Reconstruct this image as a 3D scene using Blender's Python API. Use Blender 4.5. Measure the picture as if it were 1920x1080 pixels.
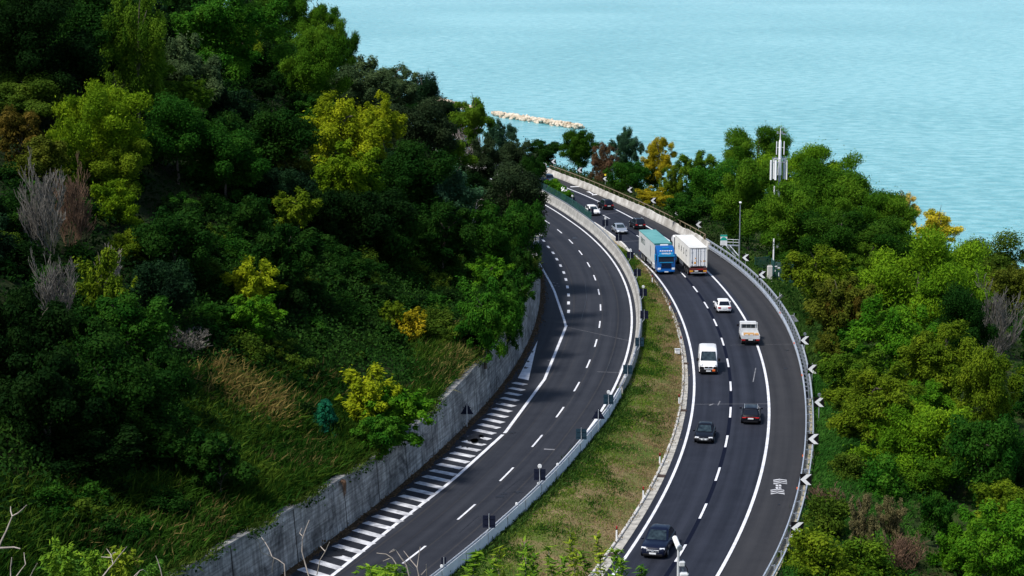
import bpy, math, random
import numpy as np
from mathutils import Vector, Matrix
for _o in list(bpy.data.objects): bpy.data.objects.remove(_o)
SC = bpy.context.scene
COL = SC.collection
random.seed(7)
RNG = np.random.default_rng(11)

# ------------------------------------------------------------------ camera
FPX = 3800.0
TH = math.atan(662 / FPX)
CT, ST = math.cos(TH), math.sin(TH)
HC = 47 * CT
cam_d = bpy.data.cameras.new('camera'); cam = bpy.data.objects.new('camera', cam_d); COL.objects.link(cam)
cam.location = (0, 0, HC); cam.rotation_euler = (math.pi / 2 - TH, 0, 0)
cam_d.sensor_width = 36; cam_d.lens = FPX / 1920 * 36; cam_d.clip_start = 0.5; cam_d.clip_end = 60000
SC.camera = cam
# ------------------------------------------------------------------ sky and sun
SUN_DIR = Vector((-0.44, -0.36, 0.82)).normalized()      # towards the sun
W = bpy.data.worlds.new('World'); SC.world = W; W.use_nodes = True
wn = W.node_tree.nodes; wl = W.node_tree.links
sky = wn.new('ShaderNodeTexSky'); sky.sky_type = 'NISHITA'; sky.sun_disc = False
sky.sun_elevation = math.asin(SUN_DIR.z)
sky.sun_rotation = math.atan2(SUN_DIR.x, SUN_DIR.y)
sky.dust_density = 1.0; sky.air_density = 1.0; sky.ozone_density = 1.5
wl.new(sky.outputs[0], wn['Background'].inputs[0]); wn['Background'].inputs[1].default_value = 0.105
sun_d = bpy.data.lights.new('sun', 'SUN'); sun_d.energy = 3.4; sun_d.angle = math.radians(10); sun_d.color = (1, .965, .90)
sun = bpy.data.objects.new('sun', sun_d); COL.objects.link(sun)
sun.location = (-60, 0, 200)
sun.rotation_euler = (-SUN_DIR).to_track_quat('-Z', 'Y').to_euler()
SC.view_settings.view_transform = 'Standard'; SC.view_settings.look = 'None'
SC.view_settings.exposure = 0.55; SC.view_settings.gamma = 1
SC.render.resolution_x = 1024; SC.render.resolution_y = 576
SC.cycles.max_bounces = 6; SC.cycles.transparent_max_bounces = 6; SC.cycles.diffuse_bounces = 2

# ------------------------------------------------------------------ pixels of the photograph -> world
def ray(px, py):
    u = (px - 960) / FPX; v = (py - 540) / FPX
    return np.array([u, CT - v * ST, -ST - v * CT])
def ground(px, py, zf=lambda Y: 0.0):
    d = ray(px, py); t = -HC / d[2]
    for _ in range(20): t = (zf(t * d[1]) - HC) / d[2]
    return np.array([t * d[0], t * d[1], HC + t * d[2]])
def project(p):
    x, y, z = p[0], p[1], p[2] - HC
    f = y * CT - z * ST; u = y * ST + z * CT
    return 960 + FPX * x / f, 540 - FPX * u / f, f
def zL(Y): return 1.5 * max(0, min(1, (330 - Y) / 150))

class Curve:
    """plan position X of a long line as a function of distance Y"""
    def __init__(s, pts, zf, deg, y0=None, y1=None, curv=-1 / 450):
        P = np.array([ground(*q, zf) for q in pts])
        s.c = np.polyfit((P[:, 1] - 260) / 120, P[:, 0], deg)
        s.y0 = y0 or P[:, 1].min(); s.y1 = y1 or P[:, 1].max(); s.k = curv
        e = .5
        s.s0 = (s.p(s.y0 + e) - s.p(s.y0)) / e; s.s1 = (s.p(s.y1) - s.p(s.y1 - e)) / e
    def p(s, Y): return float(np.polyval(s.c, (Y - 260) / 120))
    def __call__(s, Y):
        if Y < s.y0: d = Y - s.y0; return s.p(s.y0) + s.s0 * d + s.k * .5 * d * d
        if Y > s.y1: d = Y - s.y1; return s.p(s.y1) + s.s1 * d + s.k * .5 * d * d
        return s.p(Y)
zero = lambda Y: 0.0
c_inner = Curve([(1149,1080),(1190,1010),(1220,980),(1267,880),(1296,772),(1302,720),(1302,700),(1296,657),(1278,595),(1260,558),(1268,580),(1227,513),(1190,477)], zero, 6)
c_dR = Curve([(1253,1074),(1316,961),(1345,895),(1355,858),(1368,783),(1371,733),(1368,703),(1360,662),(1351,627),(1336,593),(1317,562),(1297,533),(1287,522),(1192,440),(1180,432),(1157,418),(1146,412),(1093,384),(1080,378)], zero, 6)
c_outer = Curve([(1345,1080),(1428,880),(1442,783),(1441,733),(1440,720),(1435,700),(1427,673),(1418,647),(1397,598),(1387,580),(1355,540),(1333,515),(1227,432),(1150,392),(1123,377),(1057,350),(1040,344)], zero, 6)
c_rail = Curve([(1439,1080),(1501,880),(1510,783),(1507,733),(1502,700),(1493,673),(1475,623),(1443,573),(1417,540),(1393,517),(1343,475),(1260,432),(1210,405),(1135,370),(1040,332)], zero, 6)
c_wall = Curve([(530,1077),(630,1004),(673,972),(756,912),(800,868),(843,825),(881,790),(913,752),(960,700),(982,659),(1003,612),(1011,565),(1005,490)], zL, 4, y1=265)
c_dL = Curve([(758,1055),(799,1024),(859,971),(893,942),(934,904),(965,875),(999,838),(1020,815),(1041,786),(1059,761),(1077,731),(1088,711),(1100,686),(1109,668),(1115,646),(1122,628),(1124,609),(1127,591),(1126,573),(1125,559),(1122,543),(1118,529),(1113,515),(1107,503),(1100,490),(1092,480),(1082,466),(1073,455),(1061,443),(1049,434),(1038,425),(1026,416)], zL, 5)
def slope(f, Y): return (f(Y + .5) - f(Y - .5))
def sf(f, Y): return math.sqrt(1 + slope(f, Y) ** 2)
def lerp(a, b, t): return a + (b - a) * t
def ss(a, b, x): t = max(0, min(1, (x - a) / (b - a))); return t * t * (3 - 2 * t)
dL, dR, outer, rail = c_dL, c_dR, c_outer, c_rail
def inner(Y):
    if Y < 280: return c_inner(Y)
    a = dR(Y) - 4.05 * sf(dR, Y)
    return lerp(c_inner(min(Y, 294)), a, ss(280, 294, Y)) if Y < 294 else a
def wallx(Y):
    if Y < 255: return c_wall(Y)
    return lerp(c_wall(Y), dL(Y) - 7.4 * sf(dL, Y), ss(255, 275, Y))
def bar_o(Y):                                   # outer (median) side of the barrier of the left carriageway
    o = np.interp(Y, [120, 150, 172, 186, 300, 340, 400], [4.3, 4.35, 4.6, 4.95, 5.1, 5.7, 6.0])
    return dL(Y) + o * sf(dL, Y)
def kerbx(Y): return inner(Y) - np.interp(Y, [140, 206, 273, 292], [1.55, 1.2, .85, .35])
def wall_h(Y): return float(np.interp(Y, [120, 150, 165, 185, 218, 240], [4.6, 3.9, 3.6, 4.3, 5.8, 6.3]))

def vnoise(x, y, s=0):
    def h(i, j):
        n = math.sin(i * 127.1 + j * 311.7 + s * 74.7) * 43758.5453
        return n - math.floor(n)
    i, j = math.floor(x), math.floor(y); a, b = x - i, y - j
    a = a * a * (3 - 2 * a); b = b * b * (3 - 2 * b)
    return lerp(lerp(h(i, j), h(i + 1, j), a), lerp(h(i, j + 1), h(i + 1, j + 1), a), b)
def hill_z(d, Y):
    base = zL(Y) + wall_h(Y) - .15
    g = .30 * min(d, 6) + .52 * max(0, min(d, 70) - 6) + .40 * max(0, d - 70)
    n = (vnoise(d / 9, Y / 11) - .5) * min(2.2, d * .18) + (vnoise(d / 3, Y / 3, 3) - .5) * min(.5, d * .1)
    far = max(0, Y - 400) * .35
    return max(base + g + n - far, -62)
def slope_z(e, Y):
    n = (vnoise(e / 6, Y / 7, 5) - .5) * min(1.2, e * .12)
    z = -.03 - .22 * max(0, min(e, 48) - 1.5) - .95 * max(0, e - 48)
    return max(z + n - max(0, Y - 425) * .6, -64)
def T(X, Y):
    """height of the ground anywhere"""
    w = wallx(Y)
    if X < w: return hill_z(w - X, Y)
    b = bar_o(Y)
    if X < b: return zL(Y)
    k = kerbx(Y)
    if X < k:
        s = (X - b) / max(.3, k - b); return lerp(zL(Y) - .05, .12, s) + .5 * math.sin(s * math.pi) * min(1, (k - b) / 6) * .5
    r = rail(Y) + .45
    if X < r: return 0.0
    return slope_z(X - r, Y)
def hit(px, py, t0=100, t1=900):
    d = ray(px, py); t = t0
    while t < t1:
        if HC + t * d[2] <= T(t * d[0], t * d[1]): break
        t += .4
    return Vector((t * d[0], t * d[1], T(t * d[0], t * d[1])))
def bank_z(X, Y): return 44.5 - .345 * Y + (vnoise(X / 5, Y / 5, 9) - .5) * .6

# ------------------------------------------------------------------ materials
def new_mat(name):
    m = bpy.data.materials.new(name); m.use_nodes = True
    return m, m.node_tree.nodes, m.node_tree.links, m.node_tree.nodes['Principled BSDF']
def mat(name, col, rough=.6, metal=0., var=0., vscale=3., spec=.5, coat=0., stretch=None, bump=0., emit=None, col2=None, detail=6):
    m, n, l, p = new_mat(name)
    p.inputs['Base Color'].default_value = (*col, 1); p.inputs['Roughness'].default_value = rough
    p.inputs['Metallic'].default_value = metal; p.inputs['Specular IOR Level'].default_value = spec
    p.inputs['Coat Weight'].default_value = coat; p.inputs['Coat Roughness'].default_value = .05
    if emit: p.inputs['Emission Color'].default_value = (*emit[0], 1); p.inputs['Emission Strength'].default_value = emit[1]
    if var or bump or col2:
        tc = n.new('ShaderNodeTexCoord'); mp = n.new('ShaderNodeMapping'); nz = n.new('ShaderNodeTexNoise')
        nz.inputs['Scale'].default_value = vscale; nz.inputs['Detail'].default_value = detail
        if stretch: mp.inputs['Scale'].default_value = stretch
        l.new(tc.outputs['Object'], mp.inputs[0]); l.new(mp.outputs[0], nz.inputs['Vector'])
        rp = n.new('ShaderNodeValToRGB'); rp.color_ramp.elements[0].position = .32; rp.color_ramp.elements[1].position = .70
        a = col if col2 else tuple(c * (1 - var) for c in col); b = col2 if col2 else tuple(min(1, c * (1 + var)) for c in col)
        rp.color_ramp.elements[0].color = (*a, 1); rp.color_ramp.elements[1].color = (*b, 1)
        l.new(nz.outputs['Fac'], rp.inputs[0]); l.new(rp.outputs[0], p.inputs['Base Color'])
        if bump:
            bp = n.new('ShaderNodeBump'); bp.inputs['Strength'].default_value = bump; bp.inputs['Distance'].default_value = .1
            l.new(nz.outputs['Fac'], bp.inputs['Height']); l.new(bp.outputs[0], p.inputs['Normal'])
    return m
def asphalt(name, a, b, seams=()):
    """UV.x = metres across the road, UV.y = metres along it"""
    m, n, l, p = new_mat(name); p.inputs['Roughness'].default_value = .8; p.inputs['Specular IOR Level'].default_value = .25
    uv = n.new('ShaderNodeUVMap'); mp = n.new('ShaderNodeMapping'); mp.inputs['Scale'].default_value = (1.1, .015, 1)
    st = n.new('ShaderNodeTexNoise'); st.inputs['Scale'].default_value = 1; st.inputs['Detail'].default_value = 4
    l.new(uv.outputs[0], mp.inputs[0]); l.new(mp.outputs[0], st.inputs['Vector'])
    pt = n.new('ShaderNodeTexNoise'); pt.inputs['Scale'].default_value = .35; pt.inputs['Detail'].default_value = 8; pt.inputs['Roughness'].default_value = .7
    l.new(uv.outputs[0], pt.inputs['Vector'])
    gr = n.new('ShaderNodeTexNoise'); gr.inputs['Scale'].default_value = 9; gr.inputs['Detail'].default_value = 4
    l.new(uv.outputs[0], gr.inputs['Vector'])
    ad = n.new('ShaderNodeMath'); ad.operation = 'MULTIPLY_ADD'; ad.inputs[1].default_value = .62
    l.new(st.outputs['Fac'], ad.inputs[0])
    a2 = n.new('ShaderNodeMath'); a2.operation = 'MULTIPLY'; a2.inputs[1].default_value = .3; l.new(pt.outputs['Fac'], a2.inputs[0])
    a3 = n.new('ShaderNodeMath'); a3.operation = 'MULTIPLY_ADD'; a3.inputs[1].default_value = .14; l.new(gr.outputs['Fac'], a3.inputs[0]); l.new(a2.outputs[0], a3.inputs[2])
    l.new(a3.outputs[0], ad.inputs[2])
    rp = n.new('ShaderNodeValToRGB'); rp.color_ramp.elements[0].position = .42; rp.color_ramp.elements[1].position = .64
    rp.color_ramp.elements[0].color = (*a, 1); rp.color_ramp.elements[1].color = (*b, 1)
    l.new(ad.outputs[0], rp.inputs[0])
    out = rp.outputs[0]
    if seams:
        sp = n.new('ShaderNodeSeparateXYZ'); l.new(uv.outputs[0], sp.inputs[0])
        for u, wd, col in seams:
            s = n.new('ShaderNodeMath'); s.operation = 'SUBTRACT'; s.inputs[1].default_value = u; l.new(sp.outputs[0], s.inputs[0])
            b2 = n.new('ShaderNodeMath'); b2.operation = 'ABSOLUTE'; l.new(s.outputs[0], b2.inputs[0])
            mr = n.new('ShaderNodeMapRange'); mr.inputs[1].default_value = 0; mr.inputs[2].default_value = wd; mr.inputs[3].default_value = .75; mr.inputs[4].default_value = 0
            l.new(b2.outputs[0], mr.inputs[0])
            mu = n.new('ShaderNodeMath'); mu.operation = 'MULTIPLY'; l.new(mr.outputs[0], mu.inputs[0]); l.new(pt.outputs['Fac'], mu.inputs[1])
            mx = n.new('ShaderNodeMix'); mx.data_type = 'RGBA'; l.new(mu.outputs[0], mx.inputs[0]); l.new(out, mx.inputs[6]); mx.inputs[7].default_value = (*col, 1)
            out = mx.outputs[2]
    l.new(out, p.inputs['Base Color'])
    bp = n.new('ShaderNodeBump'); bp.inputs['Strength'].default_value = .25; bp.inputs['Distance'].default_value = .02
    l.new(gr.outputs['Fac'], bp.inputs['Height']); l.new(bp.outputs[0], p.inputs['Normal'])
    return m
def foliage(name, trans=.36):
    """leaf colour = colour of the object, varied leaf by leaf with the face attribute 'tint'"""
    m, n, l, p = new_mat(name)
    oi = n.new('ShaderNodeObjectInfo'); at = n.new('ShaderNodeAttribute'); at.attribute_name = 'tint'
    hs = n.new('ShaderNodeHueSaturation'); hs.inputs['Saturation'].default_value = 1.0
    mr = n.new('ShaderNodeMapRange'); mr.inputs[3].default_value = .45; mr.inputs[4].default_value = 1.65
    l.new(at.outputs['Fac'], mr.inputs[0]); l.new(mr.outputs[0], hs.inputs['Value'])
    mh = n.new('ShaderNodeMapRange'); mh.inputs[3].default_value = .528; mh.inputs[4].default_value = .478
    l.new(at.outputs['Fac'], mh.inputs[0]); l.new(mh.outputs[0], hs.inputs['Hue'])
    l.new(oi.outputs['Color'], hs.inputs['Color'])
    l.new(hs.outputs[0], p.inputs['Base Color']); p.inputs['Roughness'].default_value = .8; p.inputs['Specular IOR Level'].default_value = .04
    tr = n.new('ShaderNodeBsdfTranslucent'); l.new(hs.outputs[0], tr.inputs[0])
    mx = n.new('ShaderNodeMixShader'); mx.inputs[0].default_value = trans
    l.new(p.outputs[0], mx.inputs[1]); l.new(tr.outputs[0], mx.inputs[2]); l.new(mx.outputs[0], n['Material Output'].inputs[0])
    return m
M = {}
M['leaf'] = foliage('leaf')
M['blade'] = foliage('grass_blade', .35)
M['bark'] = mat('bark', (.09, .07, .055), .9, var=.4, vscale=6)
M['palebark'] = mat('pale_bark', (.34, .29, .25), .9, var=.3, vscale=5)
M['greytwig'] = mat('grey_twig', (.115, .105, .09), .9, var=.3, vscale=3)
M['rusttwig'] = mat('rust_twig', (.125, .07, .04), .9, var=.4, vscale=2)
M['asphaltL'] = asphalt('asphalt_left', (.0110, .0125, .0185), (.027, .029, .037), [(-3.3, .12, (0.060, 0.051, 0.042)), (.25, .10, (0.054, 0.048, 0.042)), (2.15, .10, (0.066, 0.057, 0.048)), (-1.7, .08, (0.042, 0.036, 0.033)), (3.75, .12, (0.054, 0.039, 0.030))])
M['asphaltR'] = asphalt('asphalt_right', (.0070, .0088, .0160), (.0225, .0255, .038))
M['asphaltS'] = asphalt('asphalt_shoulder', (.0195, .0195, .0225), (.034, .0335, .0365))
M['white'] = mat('white_paint', (.55, .55, .58), .6, col2=(.82, .82, .84), vscale=1.1, detail=12)
M['worn'] = mat('worn_white_paint', (.30, .30, .32), .7, col2=(.72, .72, .74), vscale=1.6, detail=12)
M['tar'] = mat('tar', (.008, .008, .011), .55)
M['navyline'] = mat('masked_line_paint', (.004, .006, .016), .9, spec=.08)
M['concrete'] = mat('concrete', (.33, .32, .30), .85, var=.28, vscale=1.1, bump=.2)
M['palecon'] = mat('pale_concrete', (.55, .53, .50), .85, var=.18, vscale=.7, bump=.15)
M['barwhite'] = mat('whitewashed_concrete', (.66, .67, .69), .8, col2=(.86, .87, .89), vscale=.6, detail=10)
M['steel'] = mat('galvanised_steel', (.55, .58, .63), .42, .55, var=.18, vscale=2)
M['dsteel'] = mat('dull_steel', (.33, .36, .41), .5, .6, var=.15, vscale=2)
M['rust'] = mat('rusty_rail', (.22, .17, .11), .8, .3, var=.3, vscale=4)
M['black'] = mat('black_plastic', (.008, .008, .010), .6, spec=.15)
M['signback'] = mat('sign_back', (.008, .011, .026), .6, spec=.12)
M['signteal'] = mat('sign_back_teal', (.014, .036, .055), .6, spec=.15)
M['signblack'] = mat('sign_black', (.006, .006, .007), .7, spec=.08)
M['signwhite'] = mat('sign_white', (.80, .80, .80), .5)
M['signgreen'] = mat('sign_green', (.005, .33, .25), .5)
M['tyre'] = mat('tyre', (.009, .009, .010), .85, spec=.15)
M['rim'] = mat('rim', (.35, .36, .38), .3, .8)
M['glass'] = mat('dark_glass', (.006, .009, .016), .08, spec=.35)
M['cabinglass'] = mat('cabin_glass', (.006, .011, .017), .08, spec=.35, col2=(.035, .055, .065), vscale=2.6)
M['lampglass'] = mat('headlamp_glass', (.75, .76, .78), .12, coat=.6)
M['redlamp'] = mat('red_lamp', (.42, .012, .012), .25, coat=.5)
M['amber'] = mat('amber_lamp', (.75, .33, .02), .3)
M['yellowlamp'] = mat('yellow_beacon', (.85, .65, .02), .4, emit=((1, .75, .05), .35))
M['orange'] = mat('orange_plastic', (.75, .13, .02), .45)
M['plate'] = mat('plate', (.78, .79, .80), .4)
M['green_fence'] = mat('green_fence', (.012, .075, .065), .6, var=.3, vscale=1.5)
M['brick'] = mat('brick', (.30, .21, .13), .9, var=.4, vscale=3)
def paint(name, c, coat=.28, rough=.4): return mat(name, c, rough, 0, coat=coat, spec=.14)
M['p_black'] = paint('black_car_paint', (.005, .006, .010))
M['p_navy'] = paint('navy_car_paint', (.004, .007, .022))
M['p_white'] = paint('white_car_paint', (.78, .78, .79))
M['p_silver'] = mat('silver_car_paint', (.42, .45, .50), .3, .5, coat=.8)
M['p_slate'] = paint('slate_blue_car_paint', (.05, .085, .13))
M['p_blue'] = paint('blue_lorry_paint', (.006, .088, .31))
M['p_cyan'] = paint('light_blue_lorry_paint', (.015, .21, .43))
M['p_grey'] = mat('grey_truck_paint', (.56, .57, .58), .5, var=.08, vscale=2)

# ------------------------------------------------------------------ mesh helpers
class MB:
    def __init__(s): s.v = []; s.f = []; s.m = []
    def add(s, vs, fs, mi=0):
        o = len(s.v); s.v += [tuple(map(float, v)) for v in vs]; s.f += [tuple(i + o for i in f) for f in fs]; s.m += [mi] * len(fs); return s
    def box(s, c, d, rz=0, mi=0, mtx=None, ch=0):
        x, y, z = d[0] / 2, d[1] / 2, d[2] / 2
        if ch:
            q = ch; pr = [(-x + q, -y), (x - q, -y), (x, -y + q), (x, y - q), (x - q, y), (-x + q, y), (-x, y - q), (-x, -y + q)]
            pi = [(a * (1 - q / x), b * (1 - q / y)) for a, b in pr]
            vs = [(a, b, -z) for a, b in pr] + [(a, b, z - q) for a, b in pr] + [(a, b, z) for a, b in pi]
            fs = [tuple(range(7, -1, -1)), tuple(range(16, 24))]
            for k in range(2):
                for i in range(8): j = (i + 1) % 8; fs.append((k * 8 + i, k * 8 + j, k * 8 + 8 + j, k * 8 + 8 + i))
        else:
            vs = [(-x, -y, -z), (x, -y, -z), (x, y, -z), (-x, y, -z), (-x, -y, z), (x, -y, z), (x, y, z), (-x, y, z)]
            fs = [(3, 2, 1, 0), (4, 5, 6, 7), (0, 1, 5, 4), (1, 2, 6, 5), (2, 3, 7, 6), (3, 0, 4, 7)]
        A = mtx if mtx is not None else Matrix.Rotation(rz, 4, 'Z')
        s.add([tuple(A @ Vector(v) + Vector(c)) for v in vs], fs, mi); return s
    def tube(s, pts, r, n=8, mi=0, cap=True):
        pts = [Vector(p) for p in pts]; rs = r if isinstance(r, (list, tuple)) else [r] * len(pts)
        vs = []; fs = []
        for i, p in enumerate(pts):
            d = (pts[min(i + 1, len(pts) - 1)] - pts[max(i - 1, 0)]).normalized()
            a = d.cross(Vector((0, 0, 1)));  a = a.normalized() if a.length > 1e-3 else Vector((1, 0, 0))
            b = a.cross(d).normalized()
            for k in range(n):
                t = 2 * math.pi * k / n; vs.append(p + (a * math.cos(t) + b * math.sin(t)) * rs[i])
        for i in range(len(pts) - 1):
            for k in range(n): j = (k + 1) % n; fs.append((i * n + k, i * n + j, (i + 1) * n + j, (i + 1) * n + k))
        if cap: fs += [tuple(range(n - 1, -1, -1)), tuple((len(pts) - 1) * n + k for k in range(n))]
        s.add(vs, fs, mi); return s
    def sweep(s, pts, prof, mi=0, closed=True, zs=None):
        """prof: (metres to the right of the line, metres up)"""
        n = len(prof); vs = []; fs = []
        for i, p in enumerate(pts):
            a = Vector(pts[max(i - 1, 0)]); b = Vector(pts[min(i + 1, len(pts) - 1)]); d = (b - a); d.z = 0; d.normalize()
            nx, ny = d.y, -d.x
            for u, w in prof: vs.append((p[0] + nx * u, p[1] + ny * u, p[2] + w * (zs[i] if zs else 1)))
        for i in range(len(pts) - 1):
            for k in range(n if closed else n - 1): j = (k + 1) % n; fs.append((i * n + k, i * n + j, (i + 1) * n + j, (i + 1) * n + k))
        if closed: fs += [tuple(range(n - 1, -1, -1)), tuple((len(pts) - 1) * n + k for k in range(n))]
        s.add(vs, fs, mi); return s
    def disc(s, c, nrm, r, n=14, th=.02, mi=0):
        nrm = Vector(nrm).normalized(); c = Vector(c); return s.tube([c - nrm * th / 2, c + nrm * th / 2], r, n, mi)
    def profile(s, poly, W, ins=.06, mi=0):
        """side outline (y, z) across the width W, with chamfered flanks"""
        n = len(poly); cy = sum(p[0] for p in poly) / n; cz = sum(p[1] for p in poly) / n
        vs = []; fs = []
        rings = [(-W / 2, 1), (-W / 2 + ins, 0), (W / 2 - ins, 0), (W / 2, 1)]
        for x, q in rings:
            for y, z in poly:
                dy, dz = y - cy, z - cz; L = math.hypot(dy, dz)
                k = 1 - (ins / L if q else 0); vs.append((x, cy + dy * k, cz + dz * k))
        for i in range(3):
            for k in range(n): j = (k + 1) % n; fs.append((i * n + k, (i + 1) * n + k, (i + 1) * n + j, i * n + j))
        fs += [tuple(range(n)), tuple(3 * n + k for k in range(n - 1, -1, -1))]
        s.add(vs, fs, mi); return s
    def build(s, name, mats, parent=None, smooth=False, loc=None):
        me = bpy.data.meshes.new(name); me.from_pydata(s.v, [], s.f)
        if not isinstance(mats, (list, tuple)): mats = [mats]
        for m in mats: me.materials.append(M[m] if isinstance(m, str) else m)
        if len(mats) > 1: me.polygons.foreach_set('material_index', s.m)
        if smooth:
            me.polygons.foreach_set('use_smooth', [True] * len(me.polygons))
            me.set_sharp_from_angle(angle=math.radians(38))
        me.update(); o = bpy.data.objects.new(name, me); COL.objects.link(o)
        if parent: o.parent = parent
        if loc is not None: o.location = loc
        return o
def tag(o, label=None, cat=None, group=None, kind=None):
    if label: o['label'] = label
    if cat: o['category'] = cat
    if group: o['group'] = group
    if kind: o['kind'] = kind
    return o
def empty(name, loc, rz=0, label=None, cat=None, group=None):
    o = bpy.data.objects.new(name, None); COL.objects.link(o); o.location = loc; o.rotation_euler = (0, 0, rz); o.empty_display_size = .3
    return tag(o, label, cat, group)
def copy_tree(o, parent=None):
    c = o.copy(); COL.objects.link(c)
    if parent: c.parent = parent
    for ch in o.children: copy_tree(ch, c)
    return c
def text_part(txt, size, m, parent, mtx, name='lettering', ext=.004):
    cu = bpy.data.curves.new(name, 'FONT'); cu.body = txt; cu.size = size; cu.extrude = ext; cu.align_x = 'CENTER'; cu.align_y = 'CENTER'
    tmp = bpy.data.objects.new(name, cu); COL.objects.link(tmp)
    me = bpy.data.meshes.new_from_object(tmp.evaluated_get(bpy.context.evaluated_depsgraph_get()))
    bpy.data.objects.remove(tmp); me.materials.clear(); me.materials.append(M[m])
    me.transform(mtx); o = bpy.data.objects.new(name, me); COL.objects.link(o); o.parent = parent
    return o
def loft_sheet(name, m, Ys, cols, uvref=None, kind='structure'):
    """cols(Y) -> list of (x, z); sheet over all Ys"""
    vs = []; fs = []; uv = []
    n = None
    for Y in Ys:
        c = cols(Y); n = len(c)
        for x, z in c:
            vs.append((x, Y, z)); uv.append(((x - uvref(Y)) / sf(uvref, Y), Y) if uvref else (x, Y))
    for i in range(len(Ys) - 1):
        for k in range(n - 1): fs.append((i * n + k, i * n + k + 1, (i + 1) * n + k + 1, (i + 1) * n + k))
    me = bpy.data.meshes.new(name); me.from_pydata(vs, [], fs)
    ul = me.uv_layers.new(name='UVMap')
    li = np.zeros(len(me.loops), dtype=np.int32); me.loops.foreach_get('vertex_index', li)
    ul.data.foreach_set('uv', np.array(uv, dtype=np.float32)[li].ravel())
    me.polygons.foreach_set('use_smooth', [True] * len(me.polygons))
    me.materials.append(M[m] if isinstance(m, str) else m); me.update()
    o = bpy.data.objects.new(name, me); COL.objects.link(o)
    if kind: o['kind'] = kind
    return o
def quads_mesh(name, V, tint, m):
    """V (n,4,3) leaf quads with a per-face tint"""
    n = len(V); me = bpy.data.meshes.new(name)
    me.vertices.add(4 * n); me.vertices.foreach_set('co', np.asarray(V, dtype=np.float32).ravel())
    me.loops.add(4 * n); me.loops.foreach_set('vertex_index', np.arange(4 * n, dtype=np.int32))
    me.polygons.add(n); me.polygons.foreach_set('loop_start', np.arange(0, 4 * n, 4, dtype=np.int32))
    at = me.attributes.new('tint', 'FLOAT', 'FACE'); at.data.foreach_set('value', np.asarray(tint, dtype=np.float32))
    me.materials.append(M[m]); me.update(calc_edges=True); me.validate()
    return me
# ------------------------------------------------------------------ ground materials
def ground_mat(name, cols, scale, bump=.6):
    m, n, l, p = new_mat(name); p.inputs['Roughness'].default_value = .95; p.inputs['Specular IOR Level'].default_value = .1
    tc = n.new('ShaderNodeTexCoord')
    a = n.new('ShaderNodeTexNoise'); a.inputs['Scale'].default_value = scale; a.inputs['Detail'].default_value = 10; a.inputs['Roughness'].default_value = .68
    l.new(tc.outputs['Object'], a.inputs['Vector'])
    rp = n.new('ShaderNodeValToRGB'); e = rp.color_ramp.elements
    while len(e) < len(cols): e.new(.5)
    for i, c in enumerate(cols): e[i].position = .30 + .42 * i / (len(cols) - 1); e[i].color = (*c, 1)
    l.new(a.outputs['Fac'], rp.inputs[0]); l.new(rp.outputs[0], p.inputs['Base Color'])
    b = n.new('ShaderNodeTexNoise'); b.inputs['Scale'].default_value = 4; b.inputs['Detail'].default_value = 6; l.new(tc.outputs['Object'], b.inputs['Vector'])
    bp = n.new('ShaderNodeBump'); bp.inputs['Strength'].default_value = bump; bp.inputs['Distance'].default_value = .25
    l.new(b.outputs['Fac'], bp.inputs['Height']); l.new(bp.outputs[0], p.inputs['Normal'])
    return m
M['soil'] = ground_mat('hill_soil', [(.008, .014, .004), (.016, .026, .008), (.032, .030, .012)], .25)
M['slope'] = ground_mat('slope_soil', [(.012, .025, .006), (.03, .05, .012), (.07, .055, .025)], .3)
M['turf'] = ground_mat('median_turf', [(.032, .075, .012), (.085, .12, .022), (.20, .15, .075), (.29, .21, .13)], .14)
M['litter'] = ground_mat('leaf_litter', [(.02, .015, .010), (.07, .045, .025), (.16, .11, .07)], 2.2)

# ------------------------------------------------------------------ sea
def sea_mat():
    m, n, l, p = new_mat('sea_water')
    p.inputs['Roughness'].default_value = .22; p.inputs['IOR'].default_value = 1.33
    tc = n.new('ShaderNodeTexCoord')
    def noise(sc, scale, det, rough=.55):
        mp = n.new('ShaderNodeMapping'); mp.inputs['Scale'].default_value = sc; mp.inputs['Rotation'].default_value = (0, 0, math.radians(-4))
        z = n.new('ShaderNodeTexNoise'); z.inputs['Scale'].default_value = scale; z.inputs['Detail'].default_value = det; z.inputs['Roughness'].default_value = rough
        l.new(tc.outputs['Object'], mp.inputs[0]); l.new(mp.outputs[0], z.inputs['Vector']); return z
    big = noise((.0025, .0016, 1), 1, 3); mid = noise((.095, .135, 1), 1, 8, .70); fine = noise((.26, .30, 1), 1, 4)
    rp = n.new('ShaderNodeValToRGB'); e = rp.color_ramp.elements
    e[0].position = .42; e[0].color = (.098, .350, .395, 1); e[1].position = .58; e[1].color = (.245, .535, .58, 1)  # ripple light and shade painted into the water colour: dark troughs, pale crests
    s1 = n.new('ShaderNodeMath'); s1.operation = 'MULTIPLY_ADD'; s1.inputs[1].default_value = .68; l.new(mid.outputs['Fac'], s1.inputs[0])
    s2 = n.new('ShaderNodeMath'); s2.operation = 'MULTIPLY'; s2.inputs[1].default_value = .32; l.new(big.outputs['Fac'], s2.inputs[0]); l.new(s2.outputs[0], s1.inputs[2])
    l.new(s1.outputs[0], rp.inputs[0]); l.new(rp.outputs[0], p.inputs['Base Color'])
    ad = n.new('ShaderNodeMath'); ad.operation = 'MULTIPLY_ADD'; ad.inputs[1].default_value = .35; l.new(fine.outputs['Fac'], ad.inputs[0]); l.new(mid.outputs['Fac'], ad.inputs[2])
    bp = n.new('ShaderNodeBump'); bp.inputs['Strength'].default_value = .9; bp.inputs['Distance'].default_value = 1.6
    l.new(ad.outputs[0], bp.inputs['Height']); l.new(bp.outputs[0], p.inputs['Normal'])
    return m
M['sea'] = sea_mat()
SEA = -60.0
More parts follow.
